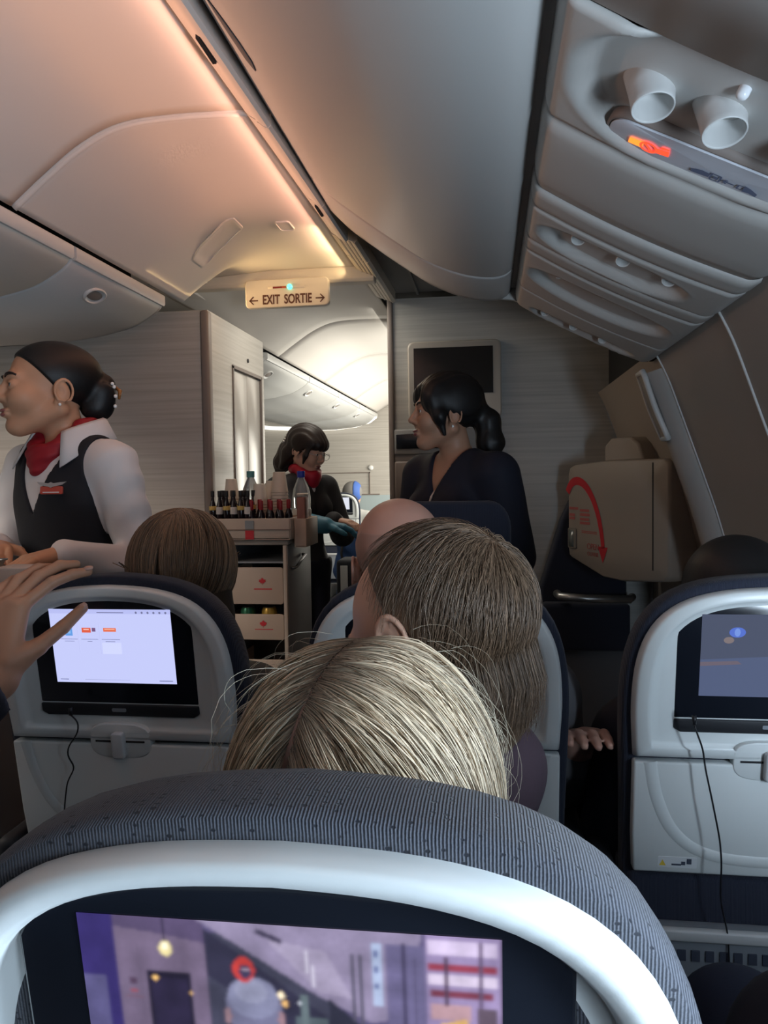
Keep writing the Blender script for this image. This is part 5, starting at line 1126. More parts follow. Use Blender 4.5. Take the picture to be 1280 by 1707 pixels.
# ---------------------------------------------------------------- attendant with fringe behind the far trolley
def att2():
    yb = math.radians(-128); b = Stand((-0.955, 3.84, 0), yb, 0.875, lean=0.06); h = Head((-0.905, 3.80, 1.395), math.radians(-112), math.radians(-20), 0.0, 0.97, 1.05)
    og = (-0.955, 3.84, 0)
    S, S2 = b.sh(1), b.sh(-1); E = v3(*PT(487, 868, 3.62)); W = v3(*PT(543, 876, 3.60)); E2 = S2+v3(0.08, 0.02, -0.24); W2 = v3(*PT(556, 868, 3.72))
    full = lambda P: U(0.02, b.torso(P), arm(P, S, E, W), arm(P, S2, E2, W2), b.legs(P))
    up = lambda P: U(0.02, b.torso(P), smin(b.neck(P, h), h.skin(P), 0.02))
    parts = [surfnet(up, h.c-v3(.14, .14, .22), h.c+v3(.14, .14, .14), 0.0032), surfnet(full, (-1.35, 3.4, 0.08), (-0.5, 4.2, 1.22), 0.013)]
    H1 = hand_pts(W, (1, 0.2, -0.1), (0, 0, 1), 1); H2 = hand_pts(W2, (1, -0.3, -0.1), (0, 0, 1), -1)
    parts.append(surfnet(lambda P: hand_sdf(P, H2), W2-0.2, W2+0.2, 0.004)); parts.append(surfnet(lambda P: hand_sdf(P, H1), W-0.2, W+0.2, 0.004))
    o = person('flight attendant with fringe and glasses bending over the far drinks trolley', parts, SK2, og, 'cabin crew')
    eyes(h, o, og); brows(h, o, og, M_hairbr); lips(h, o, og, M_lipd)
    def hair(P):
        q, d = h.shell(P, 0.018); f = hairline(q, [-.12, -.06, -.03, .02, .045, .06, .10], [-.05, -.03, -.005, .035, .075, .120, .120])
        d = smax(d, f*0.8*h.sc, 0.008)
        fr = smax(ell(q, (0, 0.030, 0.045), (0.080, 0.074, 0.050)), (0.018-q[:, 2]), 0.006); d = smin(d, fr*h.sc, 0.01)
        qa = q.copy(); qa[:, 0] = np.abs(qa[:, 0])
        lock = chain(qa, [(0.062, 0.052, 0.03), (0.072, 0.045, -0.02), (0.068, 0.042, -0.065)], [0.012, 0.012, 0.004], 0.01)
        back = U(0.03, ell(q, (0, -0.075, -0.03), (0.075, 0.055, 0.085)), chain(q, [(0, -0.11, -0.04), (0, -0.125, -0.12), (0.0, -0.135, -0.165)], [0.05, 0.045, 0.02], 0.02), chain(qa, [(0.05, -0.07, -0.05), (0.06, -0.085, -0.13)], [0.03, 0.012], 0.02))
        return U(0.012, d, lock*h.sc, back*h.sc)+0.0016*np.sin(q[:, 0]*280+q[:, 1]*60)
    hr = sdf_obj('hair', [surfnet(hair, h.c-0.22, h.c+0.18, 0.0042)], M_hairbr, o, og)
    m = MB()
    for k in range(4): c = h.w((0.05-0.012*k, -0.118-0.004*k, 0.0+0.012*k))-v3(*og); m.lathe([(0.0005, -0.008), (0.007, -0.005), (0.008, 0), (0.007, 0.005), (0.0005, 0.008)], c=tuple(c), n=8)
    m.build('hair_clip', mat('clip_grey', (0.35, 0.33, 0.3), 0.3, 0.5), hr)
    m = MB()
    for sd in (-1, 1):
        m.tube([tuple(h.w((sd*0.031+0.023*math.cos(a), 0.104, -0.006+0.018*math.sin(a)))-v3(*og)) for a in np.linspace(0, 6.0, 16)], 0.0013, 6, closed=True)
        m.tube([tuple(h.w((sd*0.054, 0.102, 0.0))-v3(*og)), tuple(h.w((sd*0.074, 0.05, 0.0))-v3(*og)), tuple(h.w((sd*0.078, 0.0, 0.0))-v3(*og))], 0.0014, 6)
    m.tube([tuple(h.w((-0.009, 0.104, -0.002))-v3(*og)), tuple(h.w((0.009, 0.104, -0.002))-v3(*og))], 0.0013, 6); m.build('glasses', M_metal, o)
    def jacket(P):
        q = b.loc(P); d = U(0.03, b.torso(P), rc(P, S, E, 0.056, 0.048), rc(P, S2, E2, 0.056, 0.048), rc(P, E2, W2, 0.047, 0.034))-0.012
        d = smax(d, -(b.neck(P, h)-0.014), 0.006); vv = np.maximum(np.abs(q[:, 0])-0.40*(q[:, 2]-1.34), -q[:, 1]); d = smax(d, -vv*b.sc, 0.004)
        return np.maximum(d, np.maximum((0.86-q[:, 2]), q[:, 2]-1.47)*b.sc)
    sdf_obj('jacket', [surfnet(jacket, (-1.35, 3.4, 0.72), (-0.5, 4.2, 1.34), 0.0075)], mat('charcoal_jacket', (0.022, 0.022, 0.026), 0.7), o, og)
    def shirt(P):
        q = b.loc(P); d = b.torso(P)-0.007; d = smax(d, -(b.neck(P, h)-0.004), 0.004); return np.maximum(d, np.maximum(1.2-q[:, 2], q[:, 2]-1.46)*b.sc)
    sdf_obj('shirt', [surfnet(shirt, (-1.3, 3.5, 1.02), (-0.6, 4.15, 1.32), 0.008)], M_shirt, o, og)
    def scarf(P):
        q = b.loc(P); pts = []
        for k in range(13):
            a = 2*math.pi*k/12; f = max(0.0, math.cos(a)); pts.append((0.066*math.sin(a), -0.012+0.064*math.cos(a)+0.03*f, 1.485-0.05*f))
        return U(0.02, chain(q, pts, [0.024]*13, 0.02), ell(q, (0, 0.085, 1.42), (0.042, 0.026, 0.05)))*b.sc
    sdf_obj('neck_scarf', [surfnet(scarf, (-1.15, 3.6, 1.15), (-0.7, 4.05, 1.40), 0.006)], mat('red_scarf_bright', (0.42, 0.008, 0.03), 0.5), o, og)
    sdf_obj('glove', [surfnet(lambda P: U(0.01, rc(P, E, W, 0.050, 0.036)-0.004, hand_sdf(P, H1)-0.003), np.minimum(E, W)-0.08, np.maximum(E, W)+np.array([0.2, 0.08, 0.08]), 0.0045)], mat('blue_glove', (0.04, 0.17, 0.26), 0.5), o, og)
    def sk(P): q = b.loc(P); return np.maximum(U(0.04, b.legs(P), b.torso(P))-0.014, np.maximum(q[:, 2]-0.96, 0.07-q[:, 2])*b.sc)
    sdf_obj('trousers', [surfnet(sk, (-1.3, 3.5, 0.03), (-0.6, 4.2, 0.92), 0.013)], M_navyc, o, og)
    sdf_obj('shoes', [surfnet(lambda P: b.feet(P), (-1.3, 3.45, -0.02), (-0.6, 4.2, 0.2), 0.01)], M_shoe, o, og)
att2()

# ---------------------------------------------------------------- seated passengers
def seated_body(P, x, y, zs, w=1.0):
    """torso, thighs and shins of a seated figure; y = back of the pelvis, zs = shoulder height"""
    qa = P-v3(x, 0, 0); qa[:, 0] = np.abs(qa[:, 0])
    d = U(0.07, ell(qa, (0, y+0.11, zs-0.13), (0.150*w, 0.10, 0.17)), ell(qa, (0, y+0.12, zs-0.33), (0.135*w, 0.10, 0.17)), ell(qa, (0, y+0.13, 0.56), (0.165*w, 0.12, 0.105)))
    d = smin(d, rc(qa, (0, y+0.095, zs+0.02), (0.155*w, y+0.10, zs-0.02), 0.050, 0.054), 0.05)
    return d
def seated_legs(P, x, y):
    qa = P-v3(x, 0, 0); qa[:, 0] = np.abs(qa[:, 0])
    return U(0.03, rc(qa, (0.085, y+0.15, 0.55), (0.10, y+0.50, 0.555), 0.085, 0.062), rc(qa, (0.10, y+0.50, 0.55), (0.10, y+0.46, 0.10), 0.060, 0.040), rc(qa, (0.10, y+0.44, 0.05), (0.105, y+0.60, 0.035), 0.045, 0.034))
def seated(label, h, x, y, zs, skin_m, top_m, leg_m, w=1.0, arms=None, fine=0.003, group='passengers', sleeve=0.9):
    og = (x, y+0.13, 0.45)
    a_ = arms or [((x-0.20*w, y+0.13, zs-0.28), (x-0.12, y+0.33, zs-0.36)), ((x+0.20*w, y+0.13, zs-0.28), (x+0.12, y+0.33, zs-0.36))]
    SS = [v3(x-0.165*w, y+0.10, zs-0.03), v3(x+0.165*w, y+0.10, zs-0.03)]
    nk = lambda P: rc(P, v3(x, y+0.09, zs+0.01), h.w((0, -0.02, -0.05)), 0.056*w, 0.050*h.sc)
    body = lambda P: U(0.02, seated_body(P, x, y, zs, w), arm(P, SS[0], a_[0][0], a_[0][1]), arm(P, SS[1], a_[1][0], a_[1][1]), seated_legs(P, x, y), nk(P))
    up = lambda P: U(0.02, seated_body(P, x, y, zs, w), nk(P), h.skin(P))
    parts = [surfnet(up, h.c-v3(.13, .14, .17), h.c+v3(.13, .14, .13), fine), surfnet(body, (x-0.4, y-0.1, 0.0), (x+0.4, y+0.72, zs+0.04), 0.013)]
    for i in (0, 1):
        W = np.array(a_[i][1]); d = W-np.array(a_[i][0]); hp = hand_pts(W, d, (0, 0, 1), 1 if i == 0 else -1); parts.append(surfnet(lambda P: hand_sdf(P, hp), W-0.2, W+0.2, 0.004))
    o = person(label, parts, skin_m, og, group)
    def top(P):
        d = U(0.03, seated_body(P, x, y, zs, w), *[U(0.02, rc(P, SS[i], a_[i][0], 0.056, 0.048), rc(P, a_[i][0], np.array(a_[i][0])+(np.array(a_[i][1])-np.array(a_[i][0]))*sleeve, 0.047, 0.035)) for i in (0, 1)])-0.010
        d = smax(d, -(nk(P)-0.004), 0.006); return np.maximum(d, 0.52-P[:, 2])
    sdf_obj('top', [surfnet(top, (x-0.42, y-0.1, 0.46), (x+0.42, y+0.6, zs+0.1), 0.010)], top_m, o, og)
    sdf_obj('trousers', [surfnet(lambda P: np.maximum(U(0.04, seated_legs(P, x, y), ell(P, (x, y+0.13, 0.56), (0.165*w, 0.12, 0.105)))-0.011, 0.08-P[:, 2]), (x-0.3, y-0.05, 0.05), (x+0.3, y+0.75, 0.70), 0.012)], leg_m, o, og)
    return o, og
RS = np.random.RandomState(11)
# bald man, middle of the second row
hb = Head((-0.158, 1.345, 1.096), math.radians(8), 0.05, 0.0, 1.02, 1.02)
ob, ogb = seated('bald man seen from behind between toddler and dark headrest', hb, -0.10, 1.22, 0.90, SK4, mat('grey_sweater', (0.10, 0.10, 0.11), 0.85), M_navyc, 1.12,
       arms=[((-0.33, 1.36, 0.64), (-0.2, 1.56, 0.60)), ((0.125, 1.47, 0.66), (0.138, 1.345, 0.765))])
# very short stubble ring
def stub(P):
    q, d = hb.shell(P, 0.0012); return np.maximum(d, np.maximum(q[:, 2]-0.035+0.6*np.maximum(q[:, 1], -.05), np.maximum(hairline(q, [-.12, -.03, 0, .05], [-.04, -.02, .02, .03]), -q[:, 2]-0.06)*hb.sc))
sdf_obj('stubble', [surfnet(stub, *hb.box(0.13), 0.004)], mat('stubble', (0.44, 0.265, 0.21), 0.6), ob, ogb)
MB().tube([tuple(hb.w((-0.079, 0.01, -0.06))-v3(*ogb)), tuple(hb.w((-0.08, 0.012, -0.066))-v3(*ogb))], 0.004, 8).build('earbud', M_pearl, ob)
# window passenger of the second row: only the dark crown shows
hw = Head((0.400, 1.335, 1.022), math.radians(5), 0.0, 0.0, 1.0)
ow, ogw = seated('dark-haired passenger whose crown shows above the right edge seat', hw, 0.40, 1.22, 0.83, SK3, M_navyc, M_navyc, 1.0, fine=0.005)
sdf_obj('hair', [surfnet(lambda P: (lambda q, d: smax(d, hairline(q, [-.12, -.03, .03, .08], [-.03, .0, .05, .08])*0.8, 0.006))(*hw.shell(P, 0.010)), *hw.box(0.14), 0.005)], M_hairb, ow, ogw)
# passenger of the near row at the window: navy trousers at the lower right
hn = Head((0.42, 0.55, 1.03), math.radians(0), -0.1, 0.0, 1.0)
onn, ogn = seated('passenger in navy trousers beside the photographer, knees at the lower right', hn, 0.40, 0.47, 0.84, SK3, M_navyc, mat('navy_trousers', (0.008, 0.012, 0.030), 0.9, bump=0.2, bscale=300), 1.0, fine=0.006)
sdf_obj('hair', [surfnet(lambda P: (lambda q, d: smax(d, hairline(q, [-.12, -.03, .03, .08], [-.03, .0, .05, .08])*0.8, 0.006))(*hn.shell(P, 0.010)), *hn.box(0.14), 0.006)], M_hairbr, onn, ogn)
# passenger whose hand works the menu screen
hh_ = Head((-0.62, 0.56, 1.10), math.radians(-5), -0.1, 0.0, 1.0)
def toucher():
    x, y, zs = -0.61, 0.43, 0.90; og = (x, y+0.13, 0.45)
    W = v3(-0.716, 1.025, 0.962); E = v3(-0.80, 0.78, 0.82); S = v3(x-0.17, y+0.10, zs-0.03); S2 = v3(x+0.17, y+0.10, zs-0.03); E2 = v3(x+0.19, y+0.13, 0.64); W2 = v3(x+0.10, y+0.33, 0.58)
    K = [((-0.700, 1.062, 1.062), (-0.668, 1.098, 1.096), (-0.645, 1.118, 1.106), (-0.627, 1.132, 1.1085)),      # index over the seat top
         ((-0.716, 1.062, 1.066), (-0.694, 1.104, 1.104), (-0.676, 1.134, 1.118), (-0.660, 1.156, 1.117)),
         ((-0.733, 1.056, 1.060), (-0.722, 1.096, 1.100), (-0.708, 1.126, 1.114), (-0.694, 1.150, 1.113)),
         ((-0.748, 1.046, 1.048), (-0.745, 1.078, 1.084), (-0.734, 1.102, 1.098), (-0.722, 1.122, 1.099))]
    T = ((-0.700, 1.030, 0.990), (-0.672, 1.062, 1.004), (-0.648, 1.090, 1.028), (-0.629, 1.1155, 1.053))
    fs = [(k, [0.0105, 0.0092, 0.0084, 0.0070]) for k in K] + [(T, [0.016, 0.0125, 0.0105, 0.0082])]
    palm = [(W, K[0][0], 0.023, 0.014), (W, K[1][0], 0.023, 0.014), (W, K[2][0], 0.022, 0.013), (W, K[3][0], 0.020, 0.012), (W, T[1], 0.020, 0.012), (T[0], K[0][0], 0.014, 0.010)]
    hs = lambda P: U(0.012, hand_sdf(P, (fs, palm)), rc(P, E, W, 0.040, 0.027))
    nk = lambda P: rc(P, v3(x, y+0.09, zs+0.01), hh_.w((0, -0.02, -0.05)), 0.056, 0.050)
    body = lambda P: U(0.02, seated_body(P, x, y, zs), arm(P, S, E, W), arm(P, S2, E2, W2), seated_legs(P, x, y), nk(P))
    up = lambda P: U(0.02, seated_body(P, x, y, zs), nk(P), hh_.skin(P))
    hp = hand_pts(W2, (-0.3, 1, -0.2), (0, 0, 1), -1)
    o = person('passenger whose hand reaches in from the left to touch the menu screen', [surfnet(up, hh_.c-v3(.13, .14, .17), hh_.c+v3(.13, .14, .13), 0.006), surfnet(body, (x-0.4, y-0.1, 0), (x+0.4, y+0.72, zs+0.04), 0.014),
        surfnet(hs, (-0.80, 0.93, 0.90), (-0.58, 1.20, 1.16), 0.0022), surfnet(lambda P: hand_sdf(P, hp), W2-0.2, W2+0.2, 0.005)], skin('skin_hand', (0.40, 0.215, 0.135)), og, 'passengers')
    for k, (pts, n_) in enumerate([(T, (0.35, -0.75, 0.35))] + [(K[0], (0.1, -0.5, 0.85))]):
        a = np.array(pts[3]); d = a-np.array(pts[2]); d /= np.linalg.norm(d); n_ = np.array(n_); n_ -= d*(n_ @ d); n_ /= np.linalg.norm(n_); s_ = np.cross(d, n_)
        c = a + d*0.001 + n_*0.0066
        MB().prism(stadium(0, 0, 0.0068, 0.0052, 14, 2.5), lambda u, v, dd: tuple(c+d*u+s_*v+n_*(dd-0.06*v*v*100)-np.array(og)), -0.001, 0.0012).build('fingernail', mat('nail', (0.52, 0.33, 0.27), 0.3), o)
    def top(P):
        Wc = E+(W-E)*0.93
        d = U(0.03, seated_body(P, x, y, zs), rc(P, S, E, 0.058, 0.050), rc(P, E, Wc, 0.050, 0.036), rc(P, S2, E2, 0.056, 0.048), rc(P, E2, W2, 0.046, 0.035))-0.010
        d = smax(d, -(nk(P)-0.004), 0.006); cut = (P-Wc) @ ((W-E)/np.linalg.norm(W-E)); near = np.linalg.norm(P-Wc, axis=1) < 0.10
        d = np.where(near, np.maximum(d, cut), d); return np.maximum(d, 0.52-P[:, 2])
    sdf_obj('top', [surfnet(top, (x-0.42, y-0.1, 0.46), (x+0.42, 1.12, zs+0.14), 0.008)], M_vest, o, og)
    sdf_obj('trousers', [surfnet(lambda P: np.maximum(seated_legs(P, x, y)-0.011, 0.08-P[:, 2]), (x-0.3, y-0.05, 0.05), (x+0.3, y+0.75, 0.70), 0.013)], M_navyc, o, og)
    sdf_obj('hair', [surfnet(lambda P: (lambda q, d: smax(d, hairline(q, [-.12, -.03, .03, .08], [-.03, .0, .05, .08])*0.8, 0.006))(*hh_.shell(P, 0.010)), *hh_.box(0.14), 0.006)], M_hairb, o, og)
toucher()

# girl with straight light brown hair, aisle seat of the second row
def girl():
    h = Head((-0.555, 1.345, 1.085), math.radians(-6), -0.05, 0.0, 0.97); c = (-0.555, 1.335, 1.095); r = (0.094, 0.108, 0.104)
    o, og = seated('passenger with straight light brown hair seen from behind, beside the waistcoated attendant', h, -0.585, 1.24, 0.87, SK2, mat('green_grey_top', (0.09, 0.09, 0.08), 0.85), M_navyc, 0.95, fine=0.005)
    def cap(P): return U(0.03, ell(P, c, np.array(r)-0.006), ell(P, (-0.555, 1.325, 1.0), (0.096, 0.088, 0.10)), ell(P, (-0.555, 1.32, 0.93), (0.092, 0.07, 0.09)))
    face = lambda P: smax(cap(P), ((P-v3(-0.555, 1.39, 1.05)) @ v3(0, 1, 0.35)), 0.01)
    hr = sdf_obj('hair', [surfnet(face, (-0.69, 1.2, 0.82), (-0.42, 1.48, 1.22), 0.006)], mat('hair_base_brown', (0.040, 0.026, 0.016), 0.5), o, og)
    N = 2600; K = 15; u = RS.uniform(0, 1, N); side = RS.choice([-1, 1], N); yy = 1.44-0.20*u
    root = np.stack([c[0]+0.006*side+RS.normal(0, .004, N)+np.where(RS.rand(N) < 0.4, RS.normal(0, 0.03, N), 0), yy, np.zeros(N)], 1); uu = (root-np.array(c))/np.array(r); root[:, 2] = c[2]+r[2]*np.sqrt(np.maximum(0.02, 1-uu[:, 0]**2-uu[:, 1]**2))
    def flow(p, k):
        ex = np.sign(p[:, 0]-c[0]+0.001*side); lat = 0.08+0.85*np.clip((p[:, 1]-1.27)/0.10, 0, 1); f = np.stack([ex*lat, -0.45*np.ones(len(p)), -1.0*np.ones(len(p))], 1); return f
    S = grow(root, flow, c, r, K, RS.uniform(0.012, 0.022, N), RS.uniform(-0.003, 0.004, N), 1.0, RS, 0.0006)
    base = np.array([0.17, 0.105, 0.062]); C = base*RS.uniform(0.35, 1.6, (N, 1)); C[RS.rand(N) < 0.2] *= 1.6
    strands_mesh('hair_strands', S, RS.uniform(0.0006, 0.0012, N), C, M_strand2, hr, og)
girl()

# blonde woman in the near seat
def woman():
    c = np.array((-0.092, 0.548, 1.016)); r = np.array((0.096, 0.118, 0.114)); h = Head((-0.086, 0.56, 1.005), math.radians(3), -0.12, 0.0, 0.98)
    o, og = seated('woman with parted blonde hair right behind the near headrest', h, -0.09, 0.46, 0.80, SK2, mat('mauve_top', (0.16, 0.10, 0.12), 0.85), M_navyc, 0.95, fine=0.005,
                   arms=[((-0.27, 0.60, 0.58), (-0.11, 0.74, 0.66)), ((0.06, 0.62, 0.56), (0.02, 0.74, 0.66))])
    def cap(P): return U(0.03, ell(P, c, r-0.004), ell(P, c+v3(0, 0.0, -0.10), (0.102, 0.090, 0.10)), ell(P, c+v3(0, -0.01, -0.2), (0.105, 0.075, 0.10)))
    cut = lambda P: smax(smax(cap(P), ((P-v3(-0.086, 0.615, 1.02)) @ v3(0, 1, 0.25)), 0.01), -np.sqrt(((P[:, 0]-(-0.097-0.28*np.maximum(0, 0.56-P[:, 1])))/1.0)**2+np.maximum(0, (c[2]+0.02-P[:, 2]))**2)+0.002, 0.004)
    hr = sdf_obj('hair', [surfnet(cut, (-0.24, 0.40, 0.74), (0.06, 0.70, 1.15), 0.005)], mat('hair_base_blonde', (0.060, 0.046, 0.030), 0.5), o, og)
    xpart = lambda y: -0.097-0.28*np.maximum(0, 0.56-y)
    N = 7600; K = 17; side = np.where(RS.rand(N) < 0.54, 1, -1); y = c[1]+0.09-0.20*RS.beta(1.0, 0.9, N)
    root = np.stack([xpart(y)+side*np.abs(RS.normal(0.0035, 0.003, N)), y, np.zeros(N)], 1)
    m2 = RS.rand(N) < 0.30   # roots scattered over the crown as well
    root[m2, 0] = xpart(y[m2])+side[m2]*RS.uniform(0.004, 0.05, m2.sum())
    uu = (root-c)/r; root[:, 2] = c[2]+r[2]*np.sqrt(np.maximum(0.01, 1-uu[:, 0]**2-uu[:, 1]**2)); back = RS.uniform(-0.34, 0.02, N); gr = RS.uniform(0.75, 1.15, N); bx = np.clip((0.50-y)/0.06, 0, 1)
    clump = 0.18*np.sin(y*260+side*1.7)+0.12*np.sin(y*610)
    def flow(p, k): return np.stack([side*(1.0-0.55*bx), back+clump-0.3*bx, -(0.55+0.06*k)*gr-0.5*bx], 1)
    S = grow(root, flow, c, r, K, RS.uniform(0.0105, 0.0155, N), RS.uniform(-0.003, 0.006, N)+0.002*np.sin(y*420), 1.0, RS, 0.0004)
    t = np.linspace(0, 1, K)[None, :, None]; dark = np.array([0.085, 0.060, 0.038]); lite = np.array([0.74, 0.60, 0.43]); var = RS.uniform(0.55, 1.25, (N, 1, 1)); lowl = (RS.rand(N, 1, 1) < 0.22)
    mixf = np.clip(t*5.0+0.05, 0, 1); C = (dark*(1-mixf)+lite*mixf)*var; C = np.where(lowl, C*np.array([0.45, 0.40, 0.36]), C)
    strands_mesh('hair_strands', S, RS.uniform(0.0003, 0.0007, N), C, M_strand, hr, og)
    # loose flyaway hairs
    n = 70; F_ = []
    for i in range(n):
        sd = 1 if RS.rand() < 0.35 else -1; th = RS.uniform(0.3, 1.35); yy = RS.uniform(-0.05, 0.07); L = RS.uniform(0.04, 0.11); out = RS.uniform(0.004, 0.022)
        pts = []
        for k in range(13):
            a = th+L/0.105*k/12*1.0; bulge = 1.02+out/0.1*math.sin(math.pi*min(1, k/12*RS.uniform(0.9, 1.0)))*0.9
            pts.append(c+np.array((sd*r[0]*math.sin(a)*bulge, yy+0.02*math.sin(k*0.3+i), r[2]*math.cos(a)*bulge)))
        F_.append(pts)
    strands_mesh('flyaway_hairs', np.array(F_), np.full(n, 0.00017), np.tile(np.array([[0.62, 0.55, 0.42]]), (n, 1)), M_strand, hr, og, 0.6)
    # scalp line of the parting
    pl_ = []
    for yv in np.linspace(0.60, 0.455, 20):
        xv = float(xpart(np.array(yv))); zz = c[2]+r[2]*math.sqrt(max(0.02, 1-((xv-c[0])/r[0])**2-((yv-c[1])/r[1])**2)); pl_.append((xv-og[0], yv-og[1], zz-0.0038-og[2]))
    MB().tube(pl_, 0.0034, 6).build('parting', mat('scalp', (0.16, 0.09, 0.07), 0.6), hr)
woman()

# toddler standing on her lap
def toddler():
    yaw = math.radians(60); h = Head((-0.058, 0.790, 1.080), yaw, -0.26, -0.10, 0.95, 1.03, child=True, nose=0.8)
    og = (-0.04, 0.81, 0.66); SKc = skin('skin_toddler', (0.60, 0.36, 0.26))
    tors = lambda P: U(0.05, ell(P, (-0.036, 0.815, 0.86), (0.066, 0.070, 0.13)), ell(P, (-0.038, 0.82, 0.73), (0.070, 0.070, 0.10)), rc(P, (-0.09, 0.80, 0.945), (0.005, 0.80, 0.945), 0.034, 0.034))
    nk = lambda P: rc(P, v3(-0.030, 0.805, 0.95), h.w((0, -0.03, -0.055)), 0.040, 0.042)
    armL = lambda P: U(0.02, rc(P, (-0.10, 0.81, 0.945), (-0.15, 0.87, 0.88), 0.030, 0.026), rc(P, (-0.15, 0.87, 0.88), (-0.16, 0.96, 0.92), 0.026, 0.020)); armR = lambda P: U(0.02, rc(P, (0.01, 0.81, 0.945), (0.012, 0.88, 0.87), 0.030, 0.026), rc(P, (0.012, 0.88, 0.87), (-0.01, 0.96, 0.89), 0.026, 0.020))
    legs = lambda P: U(0.02, rc(P, (-0.08, 0.82, 0.70), (-0.10, 0.85, 0.62), 0.05, 0.042), rc(P, (0.01, 0.82, 0.70), (0.02, 0.85, 0.62), 0.05, 0.042))
    up = lambda P: U(0.02, tors(P), nk(P), h.skin(P)); body = lambda P: U(0.02, tors(P), armL(P), armR(P), legs(P), nk(P))
    H1 = hand_pts((-0.16, 0.96, 0.92), (-0.2, 1, 0.2), (0, 0, 1), 1, 0.5, 0.55); H2 = hand_pts((-0.01, 0.96, 0.89), (-0.2, 1, 0.1), (0, 0, 1), -1, 0.5, 0.55)
    o = person('toddler with wispy brown hair in a mauve top, looking left over the seat', [surfnet(up, h.c-v3(.13, .13, .17), h.c+v3(.13, .13, .14), 0.0024), surfnet(body, (-0.2, 0.7, 0.58), (0.2, 1.02, 1.0), 0.009), surfnet(lambda P: hand_sdf(P, H1), v3(-0.28, 0.9, 0.84), v3(-0.06, 1.10, 1.02), 0.003), surfnet(lambda P: hand_sdf(P, H2), v3(-0.12, 0.88, 0.80), v3(0.1, 1.10, 0.98), 0.003)], SKc, og, 'passengers')
    eyes(h, o, og, (0.04, 0.03, 0.03)); brows(h, o, og, mat('brow_light', (0.20, 0.12, 0.08), 0.6), 0.0016); lips(h, o, og, mat('lips_pink', (0.45, 0.20, 0.17), 0.45))
    def top(P): d = U(0.03, tors(P), armL(P), armR(P))-0.009; d = smax(d, -(nk(P)-0.004), 0.005); return np.maximum(d, 0.66-P[:, 2])
    sdf_obj('mauve_top', [surfnet(top, (-0.2, 0.7, 0.62), (0.2, 0.96, 1.02), 0.006)], mat('toddler_top', (0.10, 0.065, 0.085), 0.9, bump=0.3, bscale=150), o, og)
    sdf_obj('leggings', [surfnet(lambda P: legs(P)-0.007, (-0.15, 0.72, 0.55), (0.18, 0.95, 0.76), 0.008)], M_navyc, o, og)
    # hair: thin cap plus strands from the whorl at the back of the crown
    sc = h.sc; ch = h.w((0, -0.018, 0.034)); 
    def capf(P):
        q, d = h.shell(P, 0.006); f = hairline(q, [-.14, -.05, -.01, .03, .06, .085, .12], [-.055, -.030, -.008, -.012, -.004, .012, .04])
        d = smax(d, f*0.8*sc, 0.006)
        tail = U(0.03, ell(q, (0, -0.060, -0.045), (0.055, 0.036, 0.06)), ell(q, (-0.008, -0.045, -0.085), (0.038, 0.028, 0.042)))*sc
        earcut = ell(q*v3(1, 1, 1), (-0.090, -0.012, 0.010), (0.022, 0.022, 0.030))*sc
        return smax(smin(d, tail, 0.02), -earcut, 0.006)
    hr = sdf_obj('hair', [surfnet(capf, h.c-0.17, h.c+0.14, 0.004)], mat('hair_base_toddler', (0.13, 0.080, 0.048), 0.55), o, og)
    N = 7600; K = 15; RL = h.R.astype(float); rr = np.array((0.0865, 0.1055, 0.0935))  # ellipsoid in head frame
    cen = np.array((0, -0.016, 0.032)); g = RS.normal(size=(N*4, 3)); g /= np.linalg.norm(g, axis=1, keepdims=True); root = cen+g*rr
    yb = np.interp(root[:, 2], [-.14, -.05, -.01, .03, .06, .085, .12], [-.06, -.034, -.012, -.016, -.008, .008, .03]); keep = (root[:, 1] < yb) & (root[:, 2] > -0.045) & ~((np.abs(root[:, 0]) > 0.07) & (np.abs(root[:, 1]+0.005) < 0.03) & (root[:, 2] < 0.035)); root = root[keep][:N]; N = len(root)
    whorl = cen+np.array((0.01, -0.085, 0.055)); gdir = RL.T @ np.array((0.0, 0, -1.0))
    nz = RS.normal(0, 0.16, (N, 3)); cl = np.sin(root @ np.array((95., 60., 40.)))*0.35
    def flow(p, k):
        v = p-whorl; dist = np.linalg.norm(v, axis=1, keepdims=True); v = v/(dist+1e-6); tang = np.cross(v, (p-cen)/rr); return v*np.clip(1.2-dist*6, 0.15, 1.2)+gdir*0.95+nz+tang*0.25*cl[:, None]
    S = grow(root, flow, cen, rr, K, RS.uniform(0.0035, 0.0105, N)*np.where(root[:, 1] < -0.035, RS.uniform(0.7, 1.4, N), 1.0), RS.uniform(-0.004, 0.006, N), 1.0, RS, 0.0006)
    free = S[:, :, 2] < -0.06
    S = S + np.where(free[..., None], np.sin(np.arange(K)[None, :, None]*0.9+RS.uniform(0, 6, (N, 1, 1)))*0.0022*np.array((1, 1, 0.2)), 0)
    S[:, :, 2] = np.where(S[:, :, 2] < -0.10, -0.10+(S[:, :, 2]+0.10)*0.25, S[:, :, 2])
    # keep strands off the face and the ear
    bad = ((S[:, :, 1] > np.interp(S[:, :, 2], [-.14, -.05, 0, .03, .06, .10], [-0.01, -0.014, -.002, .000, .008, .035])).any(1)) | ((S[:, :, 0] < -0.066) & (np.abs(S[:, :, 1]+0.012) < 0.019) & (S[:, :, 2] < 0.032) & (S[:, :, 2] > -0.04)).any(1)
    S = S[~bad]; N = len(S)
    Sw = (S*sc*np.array((1, h.ysc, 1))) @ RL.T + np.array(h.c, float)
    dz = np.clip(1.05-Sw[:, :, 2], 0, 1); Sw[:, :, 0] -= dz*0.42; Sw[:, :, 1] += 0.003*np.sin(dz*90+RS.uniform(0, 6, (N, 1)))*(dz > 0)
